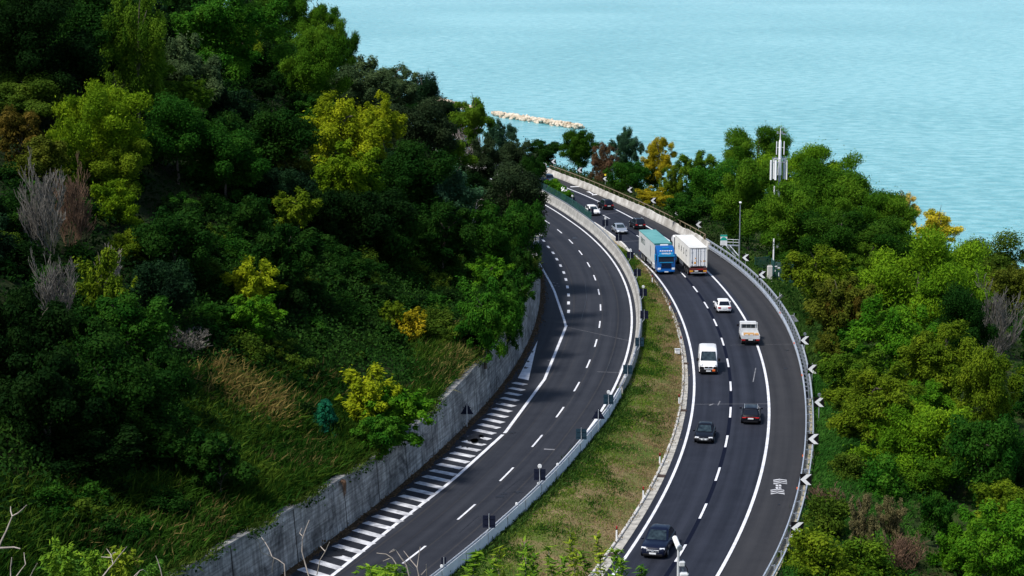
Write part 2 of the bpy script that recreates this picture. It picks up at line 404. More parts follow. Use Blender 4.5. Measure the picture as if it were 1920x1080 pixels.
mb = MB(); mb.add([(-9000, -400, SEA), (9000, -400, SEA), (9000, 24000, SEA), (-9000, 24000, SEA)], [(0, 1, 2, 3)])
tag(mb.build('sea', 'sea'), kind='structure')

# ------------------------------------------------------------------ ground sheets and carriageways
YS = [114 + 2 * i for i in range(190)]                    # 114 .. 492
ND = [0, .5, 1.2, 2, 3, 4.5, 6, 8, 10, 13, 16, 20, 24, 29, 34, 40, 46, 53, 60, 68, 76, 86, 97, 110, 130, 155, 185, 225]
loft_sheet('hillside', 'soil', YS, lambda Y: [(wallx(Y) - .42 - d, hill_z(d, Y)) for d in reversed(ND)])
NE = [0, .6, 1.3, 2.2, 3.5, 5, 7, 9, 12, 15, 19, 23, 28, 33, 39, 45, 50, 56, 64, 75, 90, 110, 140]
loft_sheet('seaward_slope', 'slope', YS, lambda Y: [(rail(Y) + .45 + e, slope_z(e, Y)) for e in NE])
YR = [114 + 1.5 * i for i in range(236)]                  # 114 .. 466
loft_sheet('road', 'asphaltL', YR, lambda Y: [(lerp(wallx(Y) - .1, bar_o(Y) - .05, k / 14), zL(Y)) for k in range(15)], dL)
def cols_R(Y):
    a = inner(Y) - (.72 if Y < 285 else 1.0); b = outer(Y) + .18 * sf(outer, Y) + .45 * ss(215, 250, Y)
    return [(lerp(a, b, k / 10), 0) for k in range(11)]
loft_sheet('road', 'asphaltR', YR, cols_R, dR)
loft_sheet('road_shoulder', 'asphaltS', YR, lambda Y: [(lerp(outer(Y) - .3, rail(Y) + .9, k / 6), -.006) for k in range(7)], outer)
def cols_med(Y):
    b = bar_o(Y) - .1; k = kerbx(Y) if Y < 290 else inner(Y) - .9
    k = max(k, b + .3); out = []
    for i in range(13):
        s = i / 12; out.append((lerp(b, k, s), T(lerp(b + .02, k - .02, s), Y) + (vnoise(s * 6, Y / 2.5, 12) - .5) * .22 * math.sin(s * math.pi)))
    return out
loft_sheet('median_verge', 'turf', YR, cols_med)
YG = [114 + 1.5 * i for i in range(119)]                  # gutter and kerb, up to 291
M['gutter'] = mat('gutter_concrete', (.36, .34, .30), .9, var=.4, vscale=1.4, detail=10)
loft_sheet('gutter', 'gutter', YG, lambda Y: [(kerbx(Y) + .05, .016), (lerp(kerbx(Y), inner(Y) - .68, .5), .008), (inner(Y) - .66, .014)])
mb = MB(); mb.sweep([(kerbx(Y), Y, 0) for Y in YG], [(-.12, -.1), (-.12, .14), (-.09, .17), (.07, .17), (.10, .14), (.10, -.1)])
tag(mb.build('kerb', 'palecon', smooth=True), kind='structure')
def cols_lit(Y):
    w = .38 + .4 * vnoise(Y / 1.7, 3, 2)
    return [(wallx(Y) - .05, zL(Y) + .05), (wallx(Y) + .22, zL(Y) + .03), (wallx(Y) + w, zL(Y) + .008)]
loft_sheet('leaf_litter', 'litter', [114 + .7 * i for i in range(245)], cols_lit)

# ------------------------------------------------------------------ painted markings
def gnd(px, py, left, dz=.004):
    g = ground(px, py, zL if left else zero); return (g[0], g[1], (zL(g[1]) if left else 0) + dz)
def line_strip(mb, f, Ys, w, zf, dz=.004):
    l = []; r = []
    for Y in Ys:
        s = sf(f, Y); l.append((f(Y) - w / 2 * s, Y, zf(Y) + dz)); r.append((f(Y) + w / 2 * s, Y, zf(Y) + dz))
    o = len(Ys); mb.add(l + r, [(i, o + i, o + i + 1, i + 1) for i in range(o - 1)])
def seg(mb, a, b, w, dz=0):
    a = Vector(a); b = Vector(b); d = (b - a).normalized(); n = Vector((d.y, -d.x, 0)) * w / 2
    mb.add([a - n, a + n, b + n, b - n], [(0, 1, 2, 3)])
mb = MB()
line_strip(mb, inner, [114 + 2 * i for i in range(150)], .24, zero)
line_strip(mb, outer, [114 + 2 * i for i in range(165)], .26, zero)
rightL = lambda Y: dL(Y) + (3.78 + .22 * ss(300, 350, Y)) * sf(dL, Y)
line_strip(mb, rightL, [114 + 2 * i for i in range(160)], .24, zL)
# dashes of the two dividing lines: 4.5 m of paint in every 12 m
dash_px = [((1253,1074),(1275,1030)),((1316,961),(1335,925)),((1334,930),(1345,895)),((1355,858),(1361,833)),((1365,802),(1368,782)),((1370,751),(1371,733)),((1368,703),(1366,686)),((1361,663),(1357,649)),((1351,627),(1345,613)),((1336,593),(1328,580)),((1317,562),(1308,549)),((1297,533),(1287,522))]
def arc_table(f, y0, y1, n=2000):
    ys = np.linspace(y0, y1, n); xs = np.array([f(y) for y in ys]); s = np.concatenate([[0], np.cumsum(np.hypot(np.diff(xs), np.diff(ys)))])
    return ys, s
for f, zf, ystart in ((dR, zero, ground(1371, 733)[1]), (dL, zL, ground(999, 838, zL)[1])):
    ys, s = arc_table(f, 110, 440); s0 = np.interp(ystart, ys, s)
    k = -8
    while True:
        a = s0 + 11.75 * k; b = a + 4.5; k += 1
        if b < 2: continue
        if b > s[-1] - 5: break
        ya, yb = np.interp(max(a, 0), s, ys), np.interp(b, s, ys)
        line_strip(mb, f, list(np.linspace(ya, yb, 5)), .17 if f is dL else .20, zf, .006)
# solid line and broken line of the slip lane beside the wall
sol = [(590,1104),(624,1078),(737,987),(834,912),(860,890),(948,810),(1021,711),(1050,640),(1062,610)]
P = [gnd(*q, True) for q in sol]
for a, b in zip(P, P[1:]): seg(mb, a, b, .30)
P = [gnd(*q, True) for q in [(1061,612),(1058,600),(1040,547),(1032,530),(1002,478),(990,455)]]
for a, b in zip(P, P[1:]): seg(mb, a, b, .28)
for a in [(1008,430),(1014,441),(1019,451),(1028,463),(1037,474),(1044,486),(1051,498),(1057,511),(1061,524),(1064,538),(1066,553),(1066,568),(1066,584)]:
    g = gnd(*a, True); f = lambda Y, g=g: g[0] + dL(Y) - dL(g[1])
    line_strip(mb, f, [g[1] - 1.1, g[1], g[1] + 1.1], .34, zL)
# direction mark and distance mark on the shoulder
def chevron_mark(px, py, rows):
    g = Vector(gnd(px, py, False, .012))
    for k in range(rows):
        o = Vector((.06 * k, .56 * k, 0))
        for sx in (-1, 1):
            mb.add([g + o + Vector((0, .34, 0)), g + o + Vector((sx * .58, 0, 0)), g + o + Vector((sx * .58, .25, 0)), g + o + Vector((0, .59, 0))], [(0, 1, 2, 3) if sx > 0 else (3, 2, 1, 0)])
MAIN = mb; mb = MB(); chevron_mark(1458.5, 927, 3); chevron_mark(1463.5, 908, 3)
for k, (dx, py) in enumerate(((0, 916.5), (0, 912))):
    g = Vector(gnd(1460.5, py, False, .012))
    for q in (-.13, .13): mb.add([g + Vector((q - .10, 0, 0)), g + Vector((q + .10, 0, 0)), g + Vector((q + .10, .55, 0)), g + Vector((q - .10, .55, 0))], [(0, 1, 2, 3)])
tag(mb.build('road_marking', 'worn'), kind='structure'); mb = MAIN
for pl in ([(1069,349.6),(1086,349.2),(1087,350.4),(1070,351)], [(1099,359.5),(1106,359),(1108,361),(1113,363.5),(1111,364.5),(1105,361.2)], [(1110,364.6),(1119,364),(1120,365.4),(1110,366.2)]):
    mb.add([gnd(*q, False, .012) for q in pl], [tuple(range(len(pl)))])
tag(mb.build('road_marking', 'white'), kind='structure')
# hatched area between slip lane and wall
mb = MB()
zb1 = [((1450,395),(1530,410)),((1428,428),(1515,446)),((1403,460),(1498,478)),((1376,492),(1480,513)),((1350,527),(1457,549)),((1322,560),(1435,583)),((1293,595),(1410,618)),((1262,628),(1385,654)),((1232,662),(1358,689)),((1200,698),(1330,725)),((1166,735),(1300,761)),((1130,770),(1265,798)),((1092,808),(1233,834)),((1052,845),(1195,873)),((1008,880),(1160,910)),((966,918),(1122,948)),((922,958),(1082,990)),((875,995),(1040,1030)),((828,1035),(993,1073))]
zb2 = [((1600,392),(1770,430)),((1548,435),(1718,475)),((1495,478),(1665,518)),((1437,520),(1612,562)),((1378,565),(1555,607)),((1317,607),(1495,650)),((1255,655),(1432,702)),((1190,705),(1370,752)),((1125,755),(1302,803)),((1060,802),(1232,852)),((980,852),(1160,905)),((900,905),(1080,960)),((815,960),(1000,1018))]
bars = [((540 + a[0] / 3.4286, 600 + a[1] / 3.4286), (540 + b[0] / 3.4286, 600 + b[1] / 3.4286)) for a, b in zb1]
bars += [((300 + a[0] / 3.4286, 800 + a[1] / 3.4286), (300 + b[0] / 3.4286, 800 + b[1] / 3.4286)) for a, b in zb2]
for a, b in bars:
    A, B = Vector(gnd(a[0], a[1] + 2.2, True, .012)), Vector(gnd(b[0] - 1, b[1] + 2.0, True, .012))
    seg(mb, A, B, .76)
tag(mb.build('road_marking', 'worn'), kind='structure')
mb = MB(); mb.add([gnd(*q, True, .013) for q in ((1008,639),(991,713),(971,709))], [(0, 1, 2)])
tag(mb.build('road_marking', 'white'), kind='structure')
mb = MB(); line_strip(mb, dR, [114 + 2 * i for i in range(107)], .34, zero, .003)
tag(mb.build('road_marking', 'navyline'), kind='structure')
mb = MB()
def blot(px, py, rx, ry, left=True, seed=0):
    g = Vector(gnd(px, py, left, .017)); r = random.Random(seed * 7 + px); n = 16
    vs = []
    for k in range(n):
        t = 2 * math.pi * k / n; q = r.uniform(.35, 1.15); vs.append(g + Vector((math.cos(t) * rx * q, math.sin(t) * ry * q, 0)))
    mb.add([g] + vs, [(0, 1 + k, 1 + (k + 1) % n) for k in range(n)])
for q in [(628,1039,1.1,.9),(640,1033,.7,.5),(885,821,1.1,1.6),(893,828,.8,1.2),(876,836,.7,.8),(905,816,.5,1),(938,755,.4,.6),(836,880,.9,.5),(990,678,.3,.9),(986,690,.35,.8),(998,660,.2,.7),(757,925,.3,.3),(962,812,.35,.5),(866,822,.35,.4),(937,931,.45,.6),(945,926,.3,.4),(970,923,.4,.4),(1077,446,.5,1.2),(668,1006,.3,.3)]: blot(*q)
def crack(pts, w=.05, left=True):
    P = []
    for (x0, y0), (x1, y1) in zip(pts, pts[1:]):
        for k in range(6): P.append(Vector(gnd(lerp(x0, x1, k / 6), lerp(y0, y1, k / 6) + random.uniform(-.5, .5), left, .0165)))
    for a, b in zip(P, P[1:]): seg(mb, a, b, w * random.uniform(.6, 1.6))
for c in ([(1025,905),(1048,868),(1075,826)], [(930,935),(990,885)], [(1104,612),(1150,622)], [(860,1000),(905,960)], [(1090,600),(1100,560),(1096,520)], [(990,850),(1040,800)], [(1135,700),(1155,650)]): crack(c)
for q in [(1476,657,.28,.3),(1474,691,.28,.3),(1388,525,.25,.4),(1371,511,.15,.3),(1460,946,.15,.2)]: blot(*q, left=False)
tag(mb.build('tar_stain', 'tar'), kind='structure')
M['scuff'] = mat('scuffed_joint', (.10, .10, .11), .8, col2=(.24, .24, .25), vscale=1.5)
mb = MB()
for a, b, w, lf in (((1168,453),(1205,451),.16,False), ((1226,409.5),(1272,408),.14,False), ((1283,448),(1330,446),.12,False), ((1120,404),(1160,398),.10,False), ((1297,758),(1440,757),.07,False), ((1368,647),(1500,645),.05,False), ((1330,760),(1338,757),.22,False), ((1346,760),(1350,752),.12,False), ((1412,716),(1417,690),.10,False), ((1062,613),(1185,640),.06,True), ((1120,697),(1170,699),.10,True), ((1020,842),(1040,843),.35,True), ((1022,387),(1030,386),.2,True), ((985,690),(1000,690),.05,True), ((1006,530),(1026,529),.06,True), ((1160,700),(1168,680),.06,True)):
    seg(mb, gnd(*a, lf, .0035), gnd(*b, lf, .0035), w)
for px, py in ((1038,530),(1041,536),(1045,532),(1048,537),(1034,541),(1029,676)): g = Vector(gnd(px, py, True, .015)); mb.box(g, (.25, .2, .02))
tag(mb.build('road_scuff', 'scuff'), kind='structure')

# ------------------------------------------------------------------ retaining wall (left)
def wall_mat():
    m, n, l, p = new_mat('weathered_wall_concrete'); p.inputs['Roughness'].default_value = .9
    uv = n.new('ShaderNodeUVMap')
    def nz(sc, scale, det=6, rough=.6, dist=0):
        mp = n.new('ShaderNodeMapping'); mp.inputs['Scale'].default_value = (*sc, 1); z = n.new('ShaderNodeTexNoise')
        z.inputs['Scale'].default_value = scale; z.inputs['Detail'].default_value = det; z.inputs['Roughness'].default_value = rough; z.inputs['Distortion'].default_value = dist
        l.new(uv.outputs[0], mp.inputs[0]); l.new(mp.outputs[0], z.inputs[0]); return z
    a = nz((1, 1), .32, 10, .7, 1.2); b = nz((.15, 3), 1.6, 5); c = nz((2.2, .25), 1.3, 6, .7)
    r1 = n.new('ShaderNodeValToRGB'); e = r1.color_ramp.elements; e[0].position = .34; e[0].color = (.065, .066, .069, 1); e[1].position = .62; e[1].color = (.46, .45, .43, 1)
    l.new(a.outputs['Fac'], r1.inputs[0])
    r2 = n.new('ShaderNodeValToRGB'); e = r2.color_ramp.elements; e[0].position = .35; e[0].color = (.45, .45, .45, 1); e[1].position = .65; e[1].color = (1.15, 1.15, 1.15, 1); l.new(c.outputs['Fac'], r2.inputs[0])
    r3 = n.new('ShaderNodeValToRGB'); e = r3.color_ramp.elements; e[0].position = .38; e[0].color = (.62, .62, .62, 1); e[1].position = .62; e[1].color = (1.2, 1.2, 1.2, 1); l.new(b.outputs['Fac'], r3.inputs[0])
    x1 = n.new('ShaderNodeMix'); x1.data_type = 'RGBA'; x1.blend_type = 'MULTIPLY'; x1.inputs[0].default_value = 1; l.new(r1.outputs[0], x1.inputs[6]); l.new(r2.outputs[0], x1.inputs[7])
    x2 = n.new('ShaderNodeMix'); x2.data_type = 'RGBA'; x2.blend_type = 'MULTIPLY'; x2.inputs[0].default_value = 1; l.new(x1.outputs[2], x2.inputs[6]); l.new(r3.outputs[0], x2.inputs[7])
    l.new(x2.outputs[2], p.inputs['Base Color'])
    bp = n.new('ShaderNodeBump'); bp.inputs['Strength'].default_value = .5; bp.inputs['Distance'].default_value = .06; l.new(b.outputs['Fac'], bp.inputs['Height']); l.new(bp.outputs[0], p.inputs['Normal'])
    return m
M['wall'] = wall_mat()
YW = [114 + 1.0 * i for i in range(190)]
def wall_sheet():
    vs = []; fs = []; uv = []
    K = 9
    for Y in YW:
        h = wall_h(Y); x = wallx(Y); z0 = zL(Y) - .1
        for k in range(K): vs.append((x - .30 * k / (K - 1), Y, z0 + (h + .1) * k / (K - 1))); uv.append((Y, h * k / (K - 1)))
        vs.append((x - .85, Y, z0 + h + .1)); uv.append((Y, h + .5)); vs.append((x - .85, Y, z0 + h - 1.2)); uv.append((Y, h + 1.8))
    n = K + 2
    for i in range(len(YW) - 1):
        for k in range(n - 1): fs.append((i * n + k, (i + 1) * n + k, (i + 1) * n + k + 1, i * n + k + 1))
    me = bpy.data.meshes.new('retaining_wall'); me.from_pydata(vs, [], fs); ul = me.uv_layers.new(name='UVMap')
    li = np.zeros(len(me.loops), dtype=np.int32); me.loops.foreach_get('vertex_index', li); ul.data.foreach_set('uv', np.array(uv, dtype=np.float32)[li].ravel())
    me.materials.append(M['wall']); o = bpy.data.objects.new('face', me); COL.objects.link(o); return o
rw = empty('retaining_wall', (wallx(150), 150, zL(150)), 0, 'long stained grey concrete retaining wall holding the hillside above the hatched lane', 'wall')
def adopt(o, root): o.parent = root; o.matrix_parent_inverse = Matrix.Translation(-root.location)
adopt(wall_sheet(), rw)
mb = MB(); mb.sweep([(wallx(Y) - .30, Y, zL(Y) + wall_h(Y)) for Y in YW], [(-.62, .0), (-.62, .16), (.09, .16), (.09, .0)])
adopt(mb.build('coping', mat('coping_concrete', (.14, .14, .14), .9, col2=(.36, .355, .34), vscale=.9, detail=10)), rw)
mbj = MB(); 
for Y in (122, 131.5, 141, 150, 157, 164, 171.5, 179, 188, 198, 208, 218):
    mbj.add([(wallx(Y) + .012, Y, zL(Y)), (wallx(Y + .12) + .012, Y + .12, zL(Y)), (wallx(Y + .12) - .288, Y + .12, zL(Y) + wall_h(Y)), (wallx(Y) - .288, Y, zL(Y) + wall_h(Y))], [(0, 1, 2, 3)])
adopt(mbj.build('expansion_joint', 'black'), rw)
# small drainage buttress in the wall and dead plants hanging from its top
g = gnd(572, 1040, True, 0)
t = empty('drain_chute', g, 0, 'pale concrete drain chute with a mossy gap at the foot of the retaining wall', 'drain')
mb = MB()
for dx, dy in ((0, -.28), (0, .28)): mb.box((-.05 + dx, dy, .75), (.3, .14, 1.5))
mb.build('cheek', 'palecon', t); MB().box((-.1, 0, .6), (.1, .4, 1.2)).build('mossy_back', mat('moss', (.05, .07, .02), .95), t)

# ------------------------------------------------------------------ median barrier of the left carriageway
bar = empty('concrete_barrier', (bar_o(160), 160, zL(160)), 0, 'long low concrete barrier beside the left road, whitewashed near and bare grey far', 'barrier')
YB = [114 + 1.5 * i for i in range(224)]                 # to 448
prof = [(-.62, -.1), (-.62, .08), (-.42, .32), (-.30, .95), (0, .95), (0.03, -.6)]
near = [Y for Y in YB if Y <= 196]; far = [Y for Y in YB if Y >= 196]
mbs = MB().sweep([(bar_o(Y), Y, zL(Y)) for Y in near], prof)
for i, Y in enumerate(YB):
    if i % 3 == 0 and Y < 196: mbs.box((bar_o(Y) + .03, Y, zL(Y) + .5), (.03, .05, .85), 0, 1)
o1 = mbs.build('wall_section', ['barwhite', 'concrete']); tag(o1, 'whitewashed near section'); adopt(o1, bar)
o1 = MB().sweep([(bar_o(Y), Y, zL(Y)) for Y in far], [(-.72, -.1), (-.72, .08), (-.5, .32), (-.36, 1.0), (0, 1.0), (0.03, -.6)], zs=[1 + .35 * ss(250, 330, Y) for Y in far]).build('wall_section', 'concrete'); tag(o1, 'bare grey far section'); adopt(o1, bar)
mb = MB(); mb.sweep([(bar_o(Y) - .12, Y, zL(Y) + 1.0 + (.16 if Y > 210 else .02) + .35 * ss(250, 330, Y)) for Y in YB], [(-.05, -.04), (-.05, .04), (.05, .04), (.05, -.04)])
adopt(mb.build('handrail', 'dsteel'), bar)
mb = MB()
for i, Y in enumerate(YB):
    if i % 2 == 0 and 208 < Y: mb.box((bar_o(Y) - .12, Y, zL(Y) + 1.08 + .35 * ss(250, 330, Y)), (.07, .07, .22))
adopt(tag(mb.build('handrail_bracket', 'dsteel'), kind='stuff'), bar)
# short wall along the inner edge of the right carriageway, farther up
Yi = [291 + 1.5 * i for i in range(22)]
tag(MB().sweep([(inner(Y) - .65 * sf(inner, Y), Y, 0) for Y in Yi], [(-.25, 0), (-.25, .85), (-.05, .9), (.1, .8), (.2, 0)], zs=[ss(290, 300, Y) * .9 + .1 for Y in Yi]).build('concrete_barrier', 'palecon', smooth=True), 'short pale concrete barrier on the inner edge behind the blue lorry', 'barrier')
# green mesh fence on the far end of the median
fe = empty('mesh_fence', (bar_o(345), 345, 0), 0, 'green mesh fence standing behind the far grey median barrier', 'fence')
Yf = [322 + 2.2 * i for i in range(30)]
mb = MB()
for Y in np.arange(322, 386, .16): mb.box((bar_o(Y) + .35, Y, 1.55), (.025, .025, 1.9), 0)
for z in (.7, 1.5, 2.45): mb.sweep([(bar_o(Y) + .35, Y, z) for Y in Yf], [(-.012, -.015), (-.012, .015), (.012, .015), (.012, -.015)])
o1 = tag(mb.build('mesh_panel', 'green_fence'), kind='stuff'); adopt(o1, fe)
for Y in Yf[::2]:
    adopt(MB().box((bar_o(Y) + .35, Y, 1.3), (.08, .08, 2.5)).build('post', 'green_fence'), fe)

# ------------------------------------------------------------------ right side: guardrail and far parapet
gr = empty('guardrail', (rail(200), 200, 0), 0, 'long galvanised steel guardrail with posts on the outer edge of the right road', 'guardrail')
YA = [114 + 1.5 * i for i in range(127)]                 # to 303
wave = [(-.04, .42), (.03, .46), (-.05, .53), (.03, .60), (-.05, .67), (.03, .74), (-.04, .79), (.06, .79), (.06, .42)]
adopt(MB().sweep([(rail(Y) + .1, Y, 0) for Y in YA], wave).build('front_beam', 'steel'), gr)
adopt(MB().sweep([(rail(Y) + .72, Y, 1.02) for Y in YA if Y > 196], [(-.08, -.1), (-.08, .1), (.08, .1), (.08, -.1)]).build('top_rail', 'steel'), gr)
adopt(MB().sweep([(rail(Y) + .1, Y, .24) for Y in YA if Y > 196], [(-.03, -.06), (-.03, .06), (.05, .06), (.05, -.06)]).build('lower_rail', 'steel'), gr)
adopt(MB().sweep([(rail(Y) + .78, Y, .70) for Y in YA if Y <= 200], [(-.05, -.09), (-.05, .09), (.05, .09), (.05, -.09)]).build('top_rail', 'steel'), gr)
posts = []
Y = 116.0; k = 0
pm = MB(); pm.box((.52, 0, .5), (.12, .10, 1.15)); pm.box((.34, 0, .70), (.5, .06, .10)); pm.box((.62, 0, .92), (.16, .07, .1))
pm2 = MB(); pm2.box((.45, 0, .38), (.10, .10, .8)); pm2.box((.42, 0, .68), (.66, .05, .06))
p0 = pm.build('post', 'dsteel'); p1 = pm2.build('post', 'dsteel'); fa = fb = True
while Y < 300:
    src = p0 if Y > 198 else p1
    if Y > 198 and fa: o1 = src; fa = False
    elif Y <= 198 and fb: o1 = src; fb = False
    else: o1 = src.copy(); COL.objects.link(o1)
    o1.rotation_euler.z = -math.atan(slope(rail, Y))
    o1.parent = gr; o1.location = Vector((rail(Y), Y, 0)) - gr.location
    Y += 2.0 if Y > 198 else 3.4
for px, py in ((1506,853),(1496,914),(1464,585),(1486,642),(1506,702)):
    g = ground(px, py, lambda Y: .8); Y = g[1]
    adopt(MB().box((rail(Y) + .02, Y, .72), (.1, .3, .14)).build('reflector', 'orange'), gr)
# pebbly brick coping under the near part of the rail
tag(MB().sweep([(rail(Y) + .5, Y, 0) for Y in YA if Y < 200], [(-.26, -.1), (-.26, .22), (.22, .22), (.22, -.1)]).build('edge_coping', mat('mossy_coping', (.16, .14, .09), .9, col2=(.40, .36, .27), vscale=2.5, bump=.3), smooth=False), 'rough mossy stone coping under the near end of the guardrail', 'coping')
pa = empty('parapet_wall', (rail(340), 340, 0), 0, 'pale concrete parapet with ragged top and pipe rail on the outer edge of the far bend', 'parapet')
YP = list(np.arange(299, 440, .8)); rr = random.Random(3); zs = []; q = 1.0
for i, Y in enumerate(YP):
    if i % 6 == 0: q = rr.uniform(.92, 1.12)
    zs.append(q + rr.uniform(-.05, .05))
M['parapet'] = mat('parapet_concrete', (.30, .28, .25), .9, col2=(.62, .60, .56), vscale=.55, detail=10, bump=.2)
adopt(MB().sweep([(rail(Y) + .1, Y, 0) for Y in YP], [(-.28, -.1), (-.25, .25), (-.05, .9), (0, 1.12), (.28, 1.12), (.3, -1.2)], zs=zs).build('wall_face', 'parapet'), pa)
YP2 = list(np.arange(303, 397, 1.5))
adopt(MB().tube([(rail(302) + .2, 302, .5), (rail(303) + .35, 303, 1.35)] + [(rail(Y) + .62, Y, 1.72) for Y in YP2], .075, 8).build('pipe_rail', 'rust', smooth=True), pa)
mb = MB()
for Y in YP2[::2]: mb.box((rail(Y) + .62, Y, .6), (.09, .09, 2.2))
adopt(mb.build('rail_post', 'rust'), pa)
mb = MB()
for z in (.75, 1.15, 1.5): mb.tube([(rail(Y) - .1, Y, z + .5) for Y in np.arange(396, 420, 2)], .07, 6)
for Y in (396, 402, 408): mb.box((rail(Y) - .1, Y, 1), (.12, .12, 2))
adopt(tag(mb.build('end_railing', 'white'), 'white railing at the far end'), pa)

# ------------------------------------------------------------------ drain grates along the gutter
gratem = MB().box((0, 0, .03), (.75, .8, .03))
for i in range(6): gratem.box((0, -.33 + .13 * i, .05), (.7, .04, .02))
M['grate'] = mat('rusty_iron', (.055, .035, .028), .8, var=.4, vscale=5)
gl = ['rusty drain grate in the gutter nearest the bottom edge', 'rusty drain grate in the gutter below the leaning delineator post', 'rusty drain grate in the gutter beside the black saloon', 'dark drain grate in the gutter beside the white van', 'dark drain grate in the gutter left of the hard bend, beyond the white van', 'dark drain grate in the gutter nearest to the lorries']
g0 = None
for (px, py), lb in zip([(1155,1041),(1243,893),(1283,770),(1285,682),(1271,612),(1246,551)], gl):
    g = ground(px, py); Y = g[1]; x = (kerbx(Y) + inner(Y) - .66) / 2
    if g0 is None: g0 = o1 = gratem.build('drain_grate', 'grate')
    else: o1 = g0.copy(); COL.objects.link(o1)
    o1.location = (x + .02, Y, .015); o1.rotation_euler.z = -math.atan(slope(inner, Y)); tag(o1, lb, 'drain grate', 'drain grates in the gutter')
# delineator posts in the median
def delineator():
    t = empty('delineator_post', (0, 0, 0))
    MB().box((0, 0, .38), (.13, .09, .76), ch=.02).build('post', 'signwhite', t)
    MB().box((0, 0, .89), (.135, .095, .26), ch=.02).build('black_band', 'black', t); MB().box((0, -.055, .93), (.07, .02, .14)).build('reflector', 'redlamp', t)
    MB().box((0, 0, 1.04), (.13, .09, .05)).build('cap', 'redlamp', t)
    return t
dp = None
for px, py, lb in [(1156,1017,'white delineator post standing among the foreground shoots beside the navy car'),(1206,936,'white delineator post on dry grass nearest below the old drain grate'),(1237,872,'white delineator post on the verge beside the second drain grate'),(1273,759,'white delineator post by the kerb level with the black estate car'),(1277,648,'white delineator post with a small white box beside the white van'),(1256,585,'dark topped delineator post by the kerb level with the white hatchback'),(1223,531,'white delineator post by the kerb just below the blue lorry')]:
    g = hit(px, py)
    t = delineator() if dp is None else copy_tree(dp); dp = dp or t
    t.location = g; t.rotation_euler.z = random.uniform(-.3, .3); tag(t, lb, 'marker post', 'delineator posts along the median kerb')
g = hit(1270, 665); t = empty('utility_box', g, .2, 'small white utility box in the median grass beside the white van', 'box')
MB().box((0, 0, .35), (.55, .35, .5), ch=.03).build('cabinet', 'signwhite', t); MB().box((0, 0, .63), (.62, .42, .05)).build('lid', 'p_grey', t); MB().box((0, 0, .06), (.4, .25, .14)).build('foot', 'concrete', t)
# ------------------------------------------------------------------ chevron signs on the outer edge of the bend
def chevron_sign(hpole, lamp=None):
    """origin on the ground, board faces -Y (towards the camera)"""
    t = empty('chevron_sign', (0, 0, 0)); S = .96
    MB().box((0, 0, hpole), (S, .03, S), ch=0).build('board', 'signblack', t)
    y = -.019
    c = [(-.46, 0), (.06, .46), (.46, .46), (-.02, 0), (.46, -.46), (.06, -.46)]
    MB().add([(a, y, hpole + b) for a, b in c] + [(a, y - .006, hpole + b) for a, b in c], [(0, 1, 2, 3), (0, 3, 4, 5)][:0] + [(6, 9, 8, 7), (6, 11, 10, 9)]).build('chevron', 'signwhite', t)
    MB().tube([(.0, .05, -.6), (0, .05, hpole + .62)], .035, 8).build('pole', 'steel', t, smooth=True)
    MB().box((0, .03, hpole + .25), (.7, .03, .05)).box((0, .03, hpole - .25), (.7, .03, .05)).build('bracket', 'steel', t)
    if lamp: MB().disc((0, 0, hpole + .72), (0, 1, .12), .17, 16, .10).build('warning_lamp', lamp, t)
    return t
chev = [((1525,823),1.85,0,0,'black and white chevron sign standing over bright green grass beside the near guardrail'),
 ((1511,899),1.8,1,0,'chevron sign with a round lamp on top beside the near guardrail above the mauve bush'),
 ((1495,990),1.6,0,0,'chevron sign half buried in the olive bushes at the near end of the guardrail'),
 ((1536,754),1.9,1,0,'chevron sign with a small lamp between the grass patch and the shrubs'),
 ((1523,692),1.9,0,0,'chevron sign on a tall pole against shrubs, level with the white van'),
 ((1509,638),1.9,1,0,'chevron sign with a grey lamp disc on top, level with the flatbed truck'),
 ((1429,515),1.8,0,0,'chevron sign standing just left of the concrete post and green enclosure'),
 ((1398,483),1.7,0,0,'chevron sign standing at the foot of the lamp post'),
 ((1310,421),1.9,0,0,'chevron sign at the end of the pipe rail, behind the white container'),
 ((1268,398),1.9,0,0,'chevron sign behind the parapet above the container lorry cab, next below the gold bushes'),
 ((1225,376),1.9,0,0,'chevron sign behind the parapet in front of the low golden bush'),
 ((1181,356),1.9,0,0,'chevron sign behind the parapet below the grey green tree'),
 ((1135,335),1.9,2,0,'chevron sign topped by a bright yellow beacon behind the parapet'),
 ((1087,319),1.9,0,0,'chevron sign behind the parapet just below the round dark pine'),
 ((1038,303),1.9,0,0,'farthest and smallest chevron sign, beside the white end railing'),
 ((1489,597),1.9,0,1,'tilted chevron sign knocked sideways on its pole, nearer of the two bent ones'),
 ((1462,558),1.8,0,2,'twisted chevron sign seen nearly edge on, farther of the two bent ones')]
protos = {}
